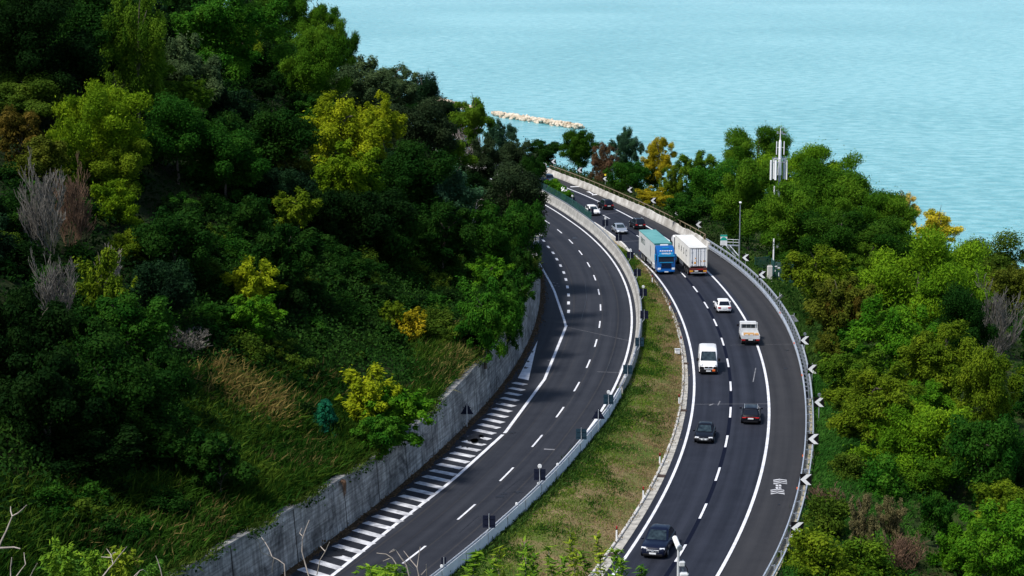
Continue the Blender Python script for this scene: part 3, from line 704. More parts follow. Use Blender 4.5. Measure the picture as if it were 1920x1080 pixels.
for (px, py), hp, lamp, tilt, lb in chev:
    g = ground(px, py, lambda Y: 1.85); Y = g[1]; gz = T(g[0], Y)
    key = (lamp, tilt)
    if lamp == 0 and 'a' in protos: t = copy_tree(protos['a'])
    elif lamp == 1 and 'b' in protos: t = copy_tree(protos['b'])
    else:
        t = chevron_sign(1.9, {0: None, 1: 'dsteel', 2: 'yellowlamp'}[lamp])
        protos[{0: 'a', 1: 'b', 2: 'c'}[lamp]] = t
    t.location = (g[0], Y, 1.85 - 1.9); t.rotation_euler.z = -math.atan(slope(rail, Y)) * .35 + random.uniform(-.06, .06)
    if tilt:
        for ch in t.children:
            if ch.name.split('.')[0] in ('board', 'chevron', 'bracket'):
                ch.matrix_local = Matrix.Translation((0, 0, 1.9)) @ (Matrix.Rotation(math.radians(-38 if tilt == 1 else 48), 4, 'Y') @ Matrix.Rotation(math.radians(-68 if tilt == 1 else 62), 4, 'Z')) @ Matrix.Translation((0, 0, -1.9))
                if ch.name.startswith('board'): ch.data = ch.data.copy(); ch.data.materials[0] = M['p_grey']
    tag(t, lb, 'chevron sign', 'chevron signs along the outer edge of the bend')

# ------------------------------------------------------------------ signs seen from behind along the median barrier
def back_sign(shape, m, lamp):
    t = empty('road_sign', (0, 0, 0)); S = .94; h = 1.9
    if shape == 'sq': MB().box((0, 0, h), (S, .03, S)).build('panel', m, t)
    else: MB().add([(-.6, -.015, h - .42), (.6, -.015, h - .42), (0, -.015, h + .62), (-.6, .015, h - .42), (.6, .015, h - .42), (0, .015, h + .62)], [(0, 1, 2), (5, 4, 3), (0, 3, 4, 1), (1, 4, 5, 2), (2, 5, 3, 0)]).build('panel', m, t)
    pts = [(0, -.06, h + .62), (0, -.06, h - .55), (-.28, -.06, h - .95), (-.30, -.06, .75)] if shape == 'sq' else [(0, -.06, h + .5), (0, -.06, .3)]
    MB().tube(pts, .035, 8).build('pole', 'steel', t, smooth=True)
    MB().box((0, -.03, h + .22), (.75, .03, .05)).box((0, -.03, h - .22), (.75, .03, .05)).build('bracket', m, t)
    if lamp: MB().disc((0, -.04, h + .72), (0, 1, .1), .17, 16, .09).build('warning_lamp', 'signwhite', t)
    return t
bs = [((1073,375),'sq','signback',1,'dark sign back with a round white lamp on the green mesh fence'),
 ((1108,396),'sq','signback',0,'dark sign back partly hiding the white oncoming car'),
 ((1135,418),'sq','signback',1,'dark sign back with a round lamp just left of the silver car'),
 ((1160,446),'sq','signback',0,'dark sign back at the start of the short pale barrier, below the silver car'),
 ((1182,478),'sq','signback',1,'dark sign back with a small lamp left of the blue lorry trailer'),
 ((1195,511),'sq','signback',0,'dark sign back over the narrow tip of the grass median'),
 ((1206,548),'sq','signback',1,'dark sign back with a white lamp, where the grass median begins to widen'),
 ((1208,590),'sq','signback',0,'dark sign back without lamp at the widest bulge of the left barrier'),
 ((1199,641),'sq','signteal',0,'teal sign back where the barrier changes from grey to white'),
 ((1177,693),'sq','signteal',0,'teal sign back above the whitewashed barrier level with the white van'),
 ((1141,749),'sq','signteal',1,'teal sign back with a round white lamp above the whitewashed barrier'),
 ((1122,777),'tri','signback',0,'black triangular sign back on the whitewashed barrier'),
 ((1090,814),'sq','signteal',0,'teal sign back just below the triangular one'),
 ((1012,890),'sq','signback',1,'near dark sign back with a round white lamp above the whitewashed barrier'),
 ((917,978),'sq','signback',0,'nearest large black sign back over the whitewashed barrier')]
pro = {}
for (px, py), sh, m, lamp, lb in bs:
    g = ground(px, py, lambda Y: zL(Y) + 1.9); Y = g[1]; key = (sh, m, lamp)
    t = copy_tree(pro[key]) if key in pro else back_sign(sh, m, lamp); pro.setdefault(key, t)
    t.location = (g[0], Y, zL(Y)); t.rotation_euler.z = -math.atan(slope(dL, Y)) * .25 + random.uniform(-.05, .05)
    tag(t, lb, 'road sign', 'backs of road signs along the median barrier')
g = hit(852, 808); g = ground(852, 806, zL)
t = back_sign('tri', 'signback', 0); t.location = (wallx(g[1]) + .5, g[1], zL(g[1])); tag(t, 'black triangular sign back standing in front of the retaining wall', 'road sign')
for ch in t.children:
    if ch.name.startswith('pole'): pass
g = ground(848, 1055, lambda Y: zL(Y) + 1.3)
t = empty('marker_board', (bar_o(g[1]) - .1, g[1], zL(g[1]) + .95), 0, 'two small dark marker boards on a pole at the near end of the white barrier', 'marker')
MB().tube([(0, 0, -.1), (0, 0, .75)], .03).build('pole', 'steel', t); MB().box((-.11, -.02, .5), (.13, .03, .5)).build('board', 'signback', t); MB().box((.11, -.02, .5), (.13, .03, .5)).build('board', 'signback', t)
# small reflector lamps on top of the barrier
lm = None
for px, py, lb in [(1044,871,'small white lamp on the whitewashed barrier between the teal sign back and the lamp sign'),(1005,907,'small white lamp on the barrier at the foot of the lamp sign'),(967,945,'small white lamp on the whitewashed barrier above the nearest black sign back'),(836,1062,'small white lamp on the nearest visible end of the white barrier'),(1164,707,'small white lamp on the barrier between two teal sign backs'),(1181,664,'small white lamp on the barrier just below the change from grey to white')]:
    g = ground(px, py, lambda Y: zL(Y) + 1.12); Y = g[1]
    if lm is None:
        t = lm = empty('barrier_lamp', (0, 0, 0)); MB().disc((0, 0, .12), (0, 1, .1), .11, 14, .1).build('lens', 'signwhite', t); MB().box((0, 0, -.02), (.1, .1, .1)).build('foot', 'dsteel', t)
    else: t = copy_tree(lm)
    t.location = (bar_o(Y) - .14, Y, zL(Y) + 1.02); tag(t, lb, 'marker lamp', 'small lamps on the median barrier')

# ------------------------------------------------------------------ green and white tunnel sign
g = ground(1357, 450, lambda Y: 2.6)
t = empty('tunnel_sign', (g[0], g[1], T(g[0], g[1])), 0, 'green and white tunnel sign panel on a bent pole beside the metal stairs', 'road sign')
zc = 2.6 - t.location.z
MB().box((0, 0, zc), (.98, .04, 1.55)).build('panel', 'signwhite', t)
MB().box((0, -.024, zc + .64), (.98, .012, .27)).build('header_strip', 'signgreen', t)
MB().box((0, -.024, zc + .05), (.98, .012, .22)).build('green_band', 'signgreen', t)
arc = [(.40 * math.cos(a), -.034, zc + .10 + .34 * math.sin(a)) for a in np.linspace(0, math.pi, 17)]
MB().add([(.0, -.034, zc + .1)] + arc, [(0, i + 1, i + 2) for i in range(16)]).build('tunnel_symbol', 'signgreen', t)
mb = MB()
for k, (z, w) in enumerate(((-.22, .7), (-.34, .55), (-.52, .62), (-.63, .4))): mb.box((-.05 * k, -.024, zc + z), (w, .010, .05))
mb.build('text_line', 'p_grey', t)
MB().tube([(0, .06, zc + .5), (0, .06, zc - .8), (-.35, .06, zc - 1.2), (-.4, .06, -.3)], .05, 8).build('pole', 'steel', t, smooth=True)
# ------------------------------------------------------------------ lamp post
g = hit(1386, 492); pz = project(g)[2]
t = empty('street_lamp', g, 0, 'tall slim grey lamp post with a small white head beside the tunnel sign', 'street lamp')
hh = 110 / FPX * pz * 1.02
MB().tube([(0, 0, -.3), (0, 0, hh)], [.11, .06], 10).build('pole', 'dsteel', t, smooth=True)
MB().box((0, -.05, hh + .06), (.32, .7, .16), ch=.05).build('lamp_head', 'signwhite', t); MB().box((0, -.05, hh - .035), (.22, .5, .03)).build('lens', 'lampglass', t)
MB().box((0, 0, .08), (.5, .5, .45)).build('footing', 'concrete', t)
# ------------------------------------------------------------------ steel stairs
g = hit(1372, 482)
t = empty('steel_stairs', g, -.25, 'grey steel access stairs and railed platform behind the guardrail', 'stairs'); t.scale = (.72, .72, .80)
A = Vector((1.35, -.6, .1)); B = Vector((-.9, .5, 2.0))
mb = MB(); mb.tube([A + Vector((-.4, 0, 0)), B + Vector((-.4, 0, 0))], .09, 4); mb.tube([A + Vector((.4, 0, 0)), B + Vector((.4, 0, 0))], .09, 4); mb.build('stringer', 'dsteel', t)
mb = MB()
for k in range(9): q = A.lerp(B, (k + .5) / 9); mb.box(q, (.8, .26, .05))
mb.build('treads', 'dsteel', t)
MB().box((0, 1.1, 2.0), (2.6, 1.2, .10)).build('platform', 'dsteel', t)
mb = MB()
for x in (-1.25, 0, 1.25): mb.tube([(x, 1.65, 0), (x, 1.65, 3.0)], .035, 6)
for x in (1.25,): mb.tube([(x, .55, 0), (x, .55, 3.0)], .035, 6)
for z in (2.5, 3.0): mb.tube([(-1.25, 1.65, z), (1.25, 1.65, z), (1.25, .55, z)], .03, 6)
mb.build('railing', 'steel', t)
# ------------------------------------------------------------------ green enclosure, concrete post, white pole with box
g = hit(1443, 528)
t = empty('concrete_post', g, .05, 'thick pale concrete post in front of the green enclosure', 'post')
MB().box((0, 0, 1.0), (.72, .5, 2.3), ch=.08).build('shaft', 'palecon', t); MB().box((0, 0, 2.19), (.5, .35, .08)).build('cap', 'concrete', t)
g2 = hit(1466, 533)
t = empty('green_enclosure', g2, 0, 'dark green metal fenced enclosure with small white notices behind the concrete post', 'enclosure')
mb = MB()
for k in range(26): mb.box((-1.0 + k * .10, .9, 1.35), (.05, .05, 3.0))
mb.box((.3, .9, 2.8), (2.7, .07, .08)); mb.box((.3, .9, .3), (2.7, .07, .08)); mb.build('slatted_panel', 'green_fence', t)
mb = MB(); mb.box((-1.06, 2.2, 1.5), (.06, 2.8, 3.1)); mb.build('side_panel', 'green_fence', t)
MB().box((1.65, 2.0, 1.2), (.06, 2.2, 2.6)).build('side_panel', 'green_fence', t)
MB().box((-1.0, .86, 1.5), (.12, .12, 3.3)).build('corner_post', 'green_fence', t)
for x, z, w, h in ((-.75, 2.3, .34, .14), (-.35, 2.1, .34, .14), (-.85, 1.7, .10, .24), (-.35, 1.2, .10, .5)): MB().box((x, .85, z), (w, .02, h)).build('notice', 'signwhite', t)
MB().box((.3, 2.2, .9), (1.3, 1.0, 1.7), ch=.05).build('cabinet', mat('dark_cabinet', (.03, .05, .05), .5), t)
g3 = hit(1428, 508); t = empty('green_fence', g3, .5, 'low dark green fence panel running up behind the chevron sign to the concrete post', 'fence')
mb = MB()
for k in range(30): mb.box((-1.1 + .08 * k, 0, 1.0), (.03, .03, 2.0))
for z in (.2, 1.9): mb.box((0.05, .03, z), (2.5, .04, .06))
mb.build('mesh_panel', 'green_fence', t)
for x in (-1.15, 1.28): MB().box((x, 0, 1.05), (.08, .08, 2.15)).build('post', 'green_fence', t)
d = ray(1450, 500); tt = 3000 / 10
g = Vector((d[0] * 287, d[1] * 287, 0)); g.z = T(g.x, g.y); yy = HC + ray(1450, 448)[2] / ray(1450, 448)[1] * g.y
t = empty('white_pole', g, 0, 'slim white pole rising behind the green enclosure', 'pole')
MB().tube([(0, 0, -.2), (0, 0, yy - g.z)], .12, 10).build('shaft', 'signwhite', t, smooth=True); MB().disc((0, 0, yy - g.z), (0, 0, 1), .13, 10, .05).build('cap', 'signwhite', t)
g = Vector((d[0] * 294 + .75, d[1] * 294, 0)); g.z = T(g.x, g.y)
t = empty('white_cabinet', g, .2, 'white roadside cabinet half hidden under the pines beside the white pole', 'cabinet')
MB().box((0, 0, 1.3), (.7, .5, 2.6), ch=.04).build('body', 'signwhite', t); MB().box((0, -.26, 1.35), (.55, .02, 2.1)).build('door', 'p_grey', t); MB().box((0, 0, 2.63), (.8, .6, .08)).build('roof', 'p_grey', t)
# ------------------------------------------------------------------ mobile phone mast
Ym = 300; dm = ray(1461, 350); tm = Ym / dm[1]; X = dm[0] * tm; gz = T(X, Ym)
def zat(py): d = ray(1461, py); return HC + d[2] / d[1] * Ym - gz
t = empty('antenna_mast', (X, Ym, gz), 0, 'white telecom mast with panel antennas rising from the pines in front of the sea', 'antenna mast')
z1, z2, z3, z4 = zat(266), zat(298), zat(332), zat(240)
MB().tube([(0, 0, -.5), (0, 0, z3 + .6)], [.24, .19], 12).build('lattice_pole', 'dsteel', t, smooth=True)
MB().tube([(0, 0, z3 + .3), (0, 0, z2)], [.30, .26], 14).build('column', 'p_white', t, smooth=True)
MB().tube([(0, 0, z2), (0, 0, z1), (0, 0, z1 + .3)], [.22, .22, .13], 14).build('column', 'p_white', t, smooth=True)
MB().tube([(0, 0, z1), (0, 0, z4)], [.10, .04], 8).build('spike', 'p_white', t)
for x, y in ((-1.35, -.5), (-.68, -.75), (1.05, -.15), (.75, .7), (-.7, .8)):
    p = empty('antenna_bracket', (0, 0, 0)); p.parent = t; bpy.data.objects.remove(p)
    o = MB().box((x, y, (z2 + z3) / 2 - .25), (.34, .18, z2 - z3 + .2), rz=math.atan2(x, -y), ch=.03).build('panel_antenna', 'signwhite', t)
    MB().tube([(0, 0, z2 - .5), (x * .9, y * .9, z2 - .5)], .05, 6).tube([(x * .82, y * .82, z3 - .3), (x * .82, y * .82, z2 + .35)], .05, 6).build('antenna_bracket', 'dsteel', t)
mb = MB()
for k in range(12):
    a = 2 * math.pi * k / 12; b = 2 * math.pi * (k + 1) / 12; mb.tube([(1.0 * math.cos(a), 1.0 * math.sin(a), z2 + .05), (1.0 * math.cos(b), 1.0 * math.sin(b), z2 + .05)], .05, 5); mb.tube([(0, 0, z2 - .1), (1.0 * math.cos(a), 1.0 * math.sin(a), z2 + .05)], .03, 4)
mb.build('mounting_ring', 'dsteel', t)
for x in (-.52, .58): MB().tube([(x, -.1, z2 + .65), (x, -.1, z1 + .1)], .07, 8).tube([(0, 0, z2 + 1.7), (x, -.1, z2 + 1.7)], .04, 6).build('whip_antenna', 'p_white', t)
mb = MB(); mb.box((0, 0, z1 + 1.25), (1.1, .08, .08)); mb.box((-.42, -.1, z1 + 1.4), (.22, .2, .36)); mb.box((.55, -.1, z1 + 1.2), (.3, .2, .2)); mb.box((.25, .1, z1 + 1.4), (.2, .2, .3)); mb.tube([(.5, 0, z1 + 2.2), (.7, 0, z4 - .3)], .03, 5); mb.box((.3, 0, z1 + 2.2), (.6, .05, .05)); mb.build('dish_cluster', 'dsteel', t)
MB().tube([(-.75, -.3, z3 - 3.3), (-.75, -.3, z3 - 1.3)], .10, 8).tube([(0, 0, z3 - 2), (-.75, -.3, z3 - 2)], .04, 6).build('whip_antenna', 'p_white', t)
mb = MB()
for k in range(4): mb.box((.24 * math.cos(k * 1.6), .3 * math.sin(k * 1.6) - .1, z3 - 1 - k * 1.1), (.34, .3, .7))
mb.build('radio_unit', 'black', t)
# ------------------------------------------------------------------ camera pole in the foreground
g = ground(1272, 1080, lambda Y: bank_z(0, Y)); Yc = 52; dd = ray(1272, 1040); X = dd[0] / dd[1] * Yc; gz = bank_z(X, Yc)
def zc_(py): d = ray(1272, py); return HC + d[2] / d[1] * Yc - gz
t = empty('camera_pole', (X, Yc, gz), 0, 'white surveillance camera on a slim pole in the foreground, in front of the navy car', 'camera')
zt = zc_(1028)
MB().tube([(0, 0, -.2), (0, 0, zt)], .034, 10).build('pole', 'p_grey', t, smooth=True)
MB().tube([(.13, .1, -.2), (.13, .1, zt - .35)], .02, 8).build('side_tube', 'dsteel', t)
o = MB().tube([(0, 0, 0), (0, 0, .02), (0, .0, .40), (0, 0, .42)], [.05, .07, .07, .05], 14).build('camera_housing', 'signwhite', t, smooth=True)
o.matrix_local = Matrix.Translation((.02, -.02, zt - .02)) @ Matrix.Rotation(math.radians(-24), 4, 'Y') @ Matrix.Rotation(math.radians(-50), 4, 'X')
MB().disc((.03, -.1, zt + .04), (.1, -1, 0), .07, 12, .1).build('lens_ring', 'dsteel', t)
MB().box((.1, 0, zt - .42), (.16, .12, .12), ch=.02).build('junction_box', 'p_grey', t)
MB().tube([(.14, -.02, zt - .4), (.24, -.05, zt - .55), (.27, -.05, zt - .8), (.25, -.03, zt - 1.15)], .014, 6).build('cable', 'black', t)
MB().box((.16, 0, zt - .75), (.24, .18, .16), ch=.03).box((.18, 0, zt - .95), (.10, .1, .4), ch=.02).box((.17, 0, zt - 1.12), (.24, .16, .12), ch=.02).build('bracket', 'p_grey', t)
# ------------------------------------------------------------------ breakwaters
M['rock'] = mat('pale_rock', (.34, .26, .17), .9, col2=(.70, .61, .49), vscale=.22, detail=8)
def rockmesh(name, seed, n):
    r = random.Random(seed); mb = MB()
    return r, mb
def breakwater(p0, p1, w, lb, seed):
    a = ground(*p0, lambda Y: SEA + .5); b = ground(*p1, lambda Y: SEA + .5); a, b = Vector(a), Vector(b); L = (b - a).length; d = (b - a) / L; nrm = Vector((d.y, -d.x, 0)); r = random.Random(seed)
    mb = MB(); ico = bmesh_ico()
    n = int(L * w / 1.9)
    for i in range(n):
        u = r.uniform(0, 1); q = r.gauss(0, .42); q = max(-1, min(1, q)); s = r.uniform(.8, 1.75)
        c = a + d * u * L + nrm * q * w / 2; c.z = SEA + 2.1 * (1 - q * q) - .35 + r.uniform(-.4, .5)
        A = Matrix.Rotation(r.uniform(0, 6.3), 3, 'Z') @ Matrix.Rotation(r.uniform(0, 6.3), 3, 'X')
        sc = Vector((s * r.uniform(.7, 1.3), s * r.uniform(.6, 1.1), s * r.uniform(.5, .9)))
        mb.add([c + A @ Vector((v[0] * sc.x, v[1] * sc.y, v[2] * sc.z)) * r.uniform(.88, 1.1) for v in ico[0]], ico[1])
    o = mb.build('breakwater', 'rock'); tag(o, lb, 'breakwater')
def bmesh_ico():
    import bmesh
    bm = bmesh.new(); bmesh.ops.create_icosphere(bm, subdivisions=1, radius=1); bm.verts.ensure_lookup_table()
    v = [tuple(x.co) for x in bm.verts]; f = [tuple(q.index for q in p.verts) for p in bm.faces]; bm.free(); return v, f
breakwater((926, 215), (1086, 240), 8.5, 'long low breakwater of pale boulders lying in the turquoise sea', 4)
breakwater((800, 185), (884, 206), 8.5, 'end of a second boulder breakwater showing above the hillside treetops', 5)
# ------------------------------------------------------------------ vehicles: local +Y is forward, origin on the road under the middle
def rrect(y0, y1, w, z, r, n=4, bow=0.0):
    """rounded rectangle ring, bowed at front and back"""
    pts = []
    for cx, cy, a0 in ((w - r, y1 - r, 0), (-w + r, y1 - r, 90), (-w + r, y0 + r, 180), (w - r, y0 + r, 270)):
        for k in range(n): a = math.radians(a0 + 90 * k / (n - 1)); pts.append((cx + r * math.cos(a), cy + r * math.sin(a), z))
    return pts
def ring_loft(mb, rings, cap=True):
    n = len(rings[0]); vs = [p for r in rings for p in r]; fs = []
    for i in range(len(rings) - 1):
        for k in range(n): j = (k + 1) % n; fs.append((i * n + k, i * n + j, (i + 1) * n + j, (i + 1) * n + k))
    if cap: fs += [tuple(range(n - 1, -1, -1)), tuple((len(rings) - 1) * n + k for k in range(n))]
    mb.add(vs, fs)
def wheel(par, x, y, r, w, dark=False):
    """outer face at x (sign gives the side)"""
    s = 1 if x > 0 else -1
    wh = MB(); wh.tube([(x - s * w, y, r), (x - s * .03, y, r), (x, y, r)], [r, r, r * .92], 18)
    o = wh.build('wheel', 'tyre', par, smooth=True)
    rm = MB(); rm.tube([(x - s * .01, y, r), (x + s * .012, y, r)], [r * .64, r * .6], 14)
    q = rm.build('rim', 'tyre' if dark else 'rim', o, smooth=True)
    return o
SHAPES = {  # fractions of the length from the tail (0) to the nose (1): cabin base back/front, roof back/front, belt, bonnet nose height, boot height
 'hatch': dict(cb=.02, cf=.76, rb=.13, rf=.55, belt=.60, nose=.50, tail=.58),
 'suv':   dict(cb=.02, cf=.76, rb=.11, rf=.56, belt=.61, nose=.56, tail=.60),
 'estate':dict(cb=.02, cf=.75, rb=.12, rf=.55, belt=.60, nose=.50, tail=.58),
 'sedan': dict(cb=.10, cf=.77, rb=.30, rf=.54, belt=.60, nose=.48, tail=.60),
 'coupe_suv': dict(cb=.03, cf=.72, rb=.24, rf=.50, belt=.61, nose=.56, tail=.62)}
def car(kind, L, W, H, m, label, cat, rails=False, lights=False, name='car', chrome=False, led=False):
    S = SHAPES[kind]; t = empty(name, (0, 0, 0), 0, label, cat); hw = W / 2
    yy = lambda f: -L / 2 + f * L
    zb, belt = .20, S['belt'] * H
    # lower body: rings along the length
    st = [(0, .80, .30, S['tail'] * H * .90), (.012, .90, .24, S['tail'] * H * .97), (.05, .97, .22, S['tail'] * H), (.16, 1, .2, belt), (.4, 1, .2, belt), (.62, 1, .2, belt * .99), (.74, .995, .2, lerp(belt, S['nose'] * H, .15)), (.86, .98, .2, lerp(belt, S['nose'] * H, .55)), (.94, .95, .21, S['nose'] * H * .99), (.985, .88, .24, S['nose'] * H * .88), (1, .78, .30, S['nose'] * H * .78)]
    vs = []; fs = []
    for f, k, z0, z1 in st:
        w = hw * k; y = yy(f)
        half = [(0, z0), (w * .84, z0), (w * .95, z0 + .10), (w, lerp(z0, z1, .45)), (w * .985, lerp(z0, z1, .72)), (w * .95, z1 - .055), (w * .86, z1), (w * .45, z1 + .025), (0, z1 + .035)]
        ring = half + [(-x, z) for x, z in half[-2:0:-1]]
        vs += [(x, y, z) for x, z in ring]; n = len(ring)
    for i in range(len(st) - 1):
        for k in range(n): j = (k + 1) % n; fs.append((i * n + k, (i + 1) * n + k, (i + 1) * n + j, i * n + j))
    fs += [tuple(range(n)), tuple((len(st) - 1) * n + k for k in range(n - 1, -1, -1))]
    b = MB(); b.add(vs, fs)
    # greenhouse
    zr = H - .05
    cb, cf, rb, rf = yy(S['cb']), yy(S['cf']), yy(S['rb']), yy(S['rf'])
    wb, wr = hw * .90, hw * .73
    rings = [rrect(cb, cf, wb, belt - .04, .20), rrect(rb, rf, wr, zr - .03, .22), rrect(rb + .06, rf - .09, wr - .07, zr + .02, .20), rrect(rb + .30, rf - .40, wr - .28, H + .01, .18)]
    ring_loft(b, rings, True)
    b.build('body', m, t, smooth=True)
    zt, zB = zr - .05, belt + .015
    def edge(z):  # interpolate ring bounds
        q = (z - (belt - .04)) / (zr - .03 - belt + .04); return lerp(cb, rb, q), lerp(cf, rf, q), lerp(wb, wr, q)
    def pane(name, front, sgn=None, f0=0, f1=1):
        pts = []; lo, hi = zB + .03, zt - .02
        if sgn is None:
            for z, ends in ((lo, (-1, 1)), (hi, (1, -1))):
                y0, y1, w = edge(z); y = (y1 + .016) if front else (y0 - .016)
                for e in ends: pts.append((e * (w - .13), y, z + .012))
        else:
            for z, ends in ((lo, (f0, f1)), (hi, (f1, f0))):
                y0, y1, w = edge(z)
                for e in ends: pts.append((sgn * (w + .012), lerp(y0 + .17, y1 - .17, e), z))
        g = MB(); g.add(pts, [(0, 1, 2, 3)]); return g.build(name, 'cabinglass' if (front and sgn is None) else 'glass', t)
    pane('windscreen', True); pane('rear_window', False)
    for s in (-1, 1): pane('side_window', True, s, 0.02, .47); pane('side_window', True, s, .51, .98)
    # wheels in dark arches
    r = .34 if H > 1.55 else .32
    for f in (.19, .81):
        for s in (-1, 1):
            wheel(t, s * (hw * 1.0 + .012), yy(f), r, .24)
    for f in (.19, .81):
        for s in (-1, 1): MB().disc((s * (hw * .99), yy(f), r + .03), (1, 0, 0), r + .08, 18, .03).build('wheel_arch', 'black', t)
    # lights and trim
    nz, tz = S['nose'] * H, S['tail'] * H
    for s in (-1, 1):
        a = .13 if not led else .09
        MB().box((s * hw * .70, yy(.972), nz * .86), (.40, .16, a), rz=-s * .30, ch=.03).build('headlight', 'lampglass', t)
        MB().box((s * hw * .68, yy(.004), tz * .82), (.36, .14, .17 if not led else .09), rz=s * .12, ch=.02).build('tail_light', 'redlamp', t)
        MB().box((s * (hw + .10), yy(.655), belt + .04), (.20, .11, .15), ch=.03).build('wing_mirror', m, t)
    MB().box((0, yy(.992), nz * .68), (hw * 1.05, .07, .20), ch=.02).build('grille', 'black', t)
    if chrome:
        MB().box((0, yy(.999), nz * .74), (hw * .95, .06, .05)).build('grille_bar', 'lampglass', t); MB().disc((0, yy(1) + .03, nz * .70), (0, 1, 0), .10, 14, .03).build('badge', 'steel', t)
        mb = MB()
        for k in range(9): mb.box((hw * (-.44 + .11 * k), yy(1) + .012, nz * .66), (.03, .03, .16))
        mb.build('grille_slats', 'dsteel', t)
    MB().box((0, yy(.998), .36), (hw * 1.5, .05, .16), ch=.02).build('front_bumper', 'black', t)
    MB().box((0, yy(.004), .33), (hw * 1.5, .06, .13), ch=.02).build('rear_bumper', 'black', t)
    MB().box((0, yy(1) + .03, .47), (.52, .03, .12)).build('licence_plate', 'plate', t)
    MB().box((0, yy(0) - .02, tz * .72), (.52, .03, .12)).build('licence_plate', 'plate', t)
    if rails:
        for s in (-1, 1): MB().tube([(s * (wr - .06), rb + .12, H - .03), (s * (wr - .06), rb + .2, H + .03), (s * (wr - .06), rf - .25, H + .03), (s * (wr - .06), rf - .15, H - .03)], .022, 6).build('roof_rail', 'steel', t)
    if led and kind in ('estate', 'suv'):
        MB().box((0, yy(0) - .004, tz * .86), (hw * 1.3, .04, .05)).build('light_bar', 'redlamp', t)
    return t
def put(t, px, py, L, oncoming, f):
    g = ground(px, py); Y = g[1]; k = slope(f, Y); d = Vector((k, 1, 0)).normalized()
    p = Vector((g[0], g[1], 0)) + d * L / 2; k = slope(f, p.y)
    t.location = (p.x, p.y, .006); t.rotation_euler = (0, 0, -math.atan(k) + (math.pi if oncoming else 0))
lane_in = lambda Y: (inner(Y) + dR(Y)) / 2
lane_out = lambda Y: (outer(Y) + dR(Y)) / 2
put(car('coupe_suv', 4.95, 2.0, 1.72, 'p_navy', 'navy coupe style SUV driving towards the camera, nearest vehicle', 'car', led=False, chrome=True), 1223, 1049, 4.95, True, lane_in)
put(car('sedan', 4.45, 1.78, 1.45, 'p_black', 'black saloon with bright silver grille bar driving towards the camera', 'car', chrome=True), 1319, 833, 4.45, True, lane_in)
put(car('estate', 4.75, 1.86, 1.50, 'p_black', 'black estate car with roof rails and red light strip driving away', 'car', rails=True, led=True), 1407, 797, 4.75, False, lane_out)
put(car('hatch', 4.35, 1.84, 1.56, 'p_white', 'white crossover hatchback driving away ahead of the flatbed truck', 'car'), 1358, 588, 4.35, False, lane_out)
put(car('suv', 4.5, 1.86, 1.66, 'p_black', 'black SUV with pale roof driving away, behind the lorries and nearer of the two', 'car', rails=True), 1201, 431, 4.5, False, lane_out)
put(car('suv', 4.55, 1.86, 1.64, 'p_black', 'black SUV with silver bumper driving away beside the white oncoming car', 'car', rails=True), 1142, 394, 4.55, False, lane_out)
put(car('hatch', 4.3, 1.80, 1.50, 'p_white', 'white hatchback driving towards the camera behind a dark sign back', 'car'), 1117, 405, 4.3, True, lane_in)
put(car('sedan', 4.6, 1.82, 1.45, 'p_silver', 'silver grey saloon driving towards the camera beside the short pale barrier', 'car'), 1167, 440, 4.6, True, lane_in)
put(car('suv', 4.4, 1.85, 1.75, 'p_slate', 'slate blue SUV driving away, farthest vehicle at the hillside trees', 'car'), 1032, 345, 4.4, False, lane_out)

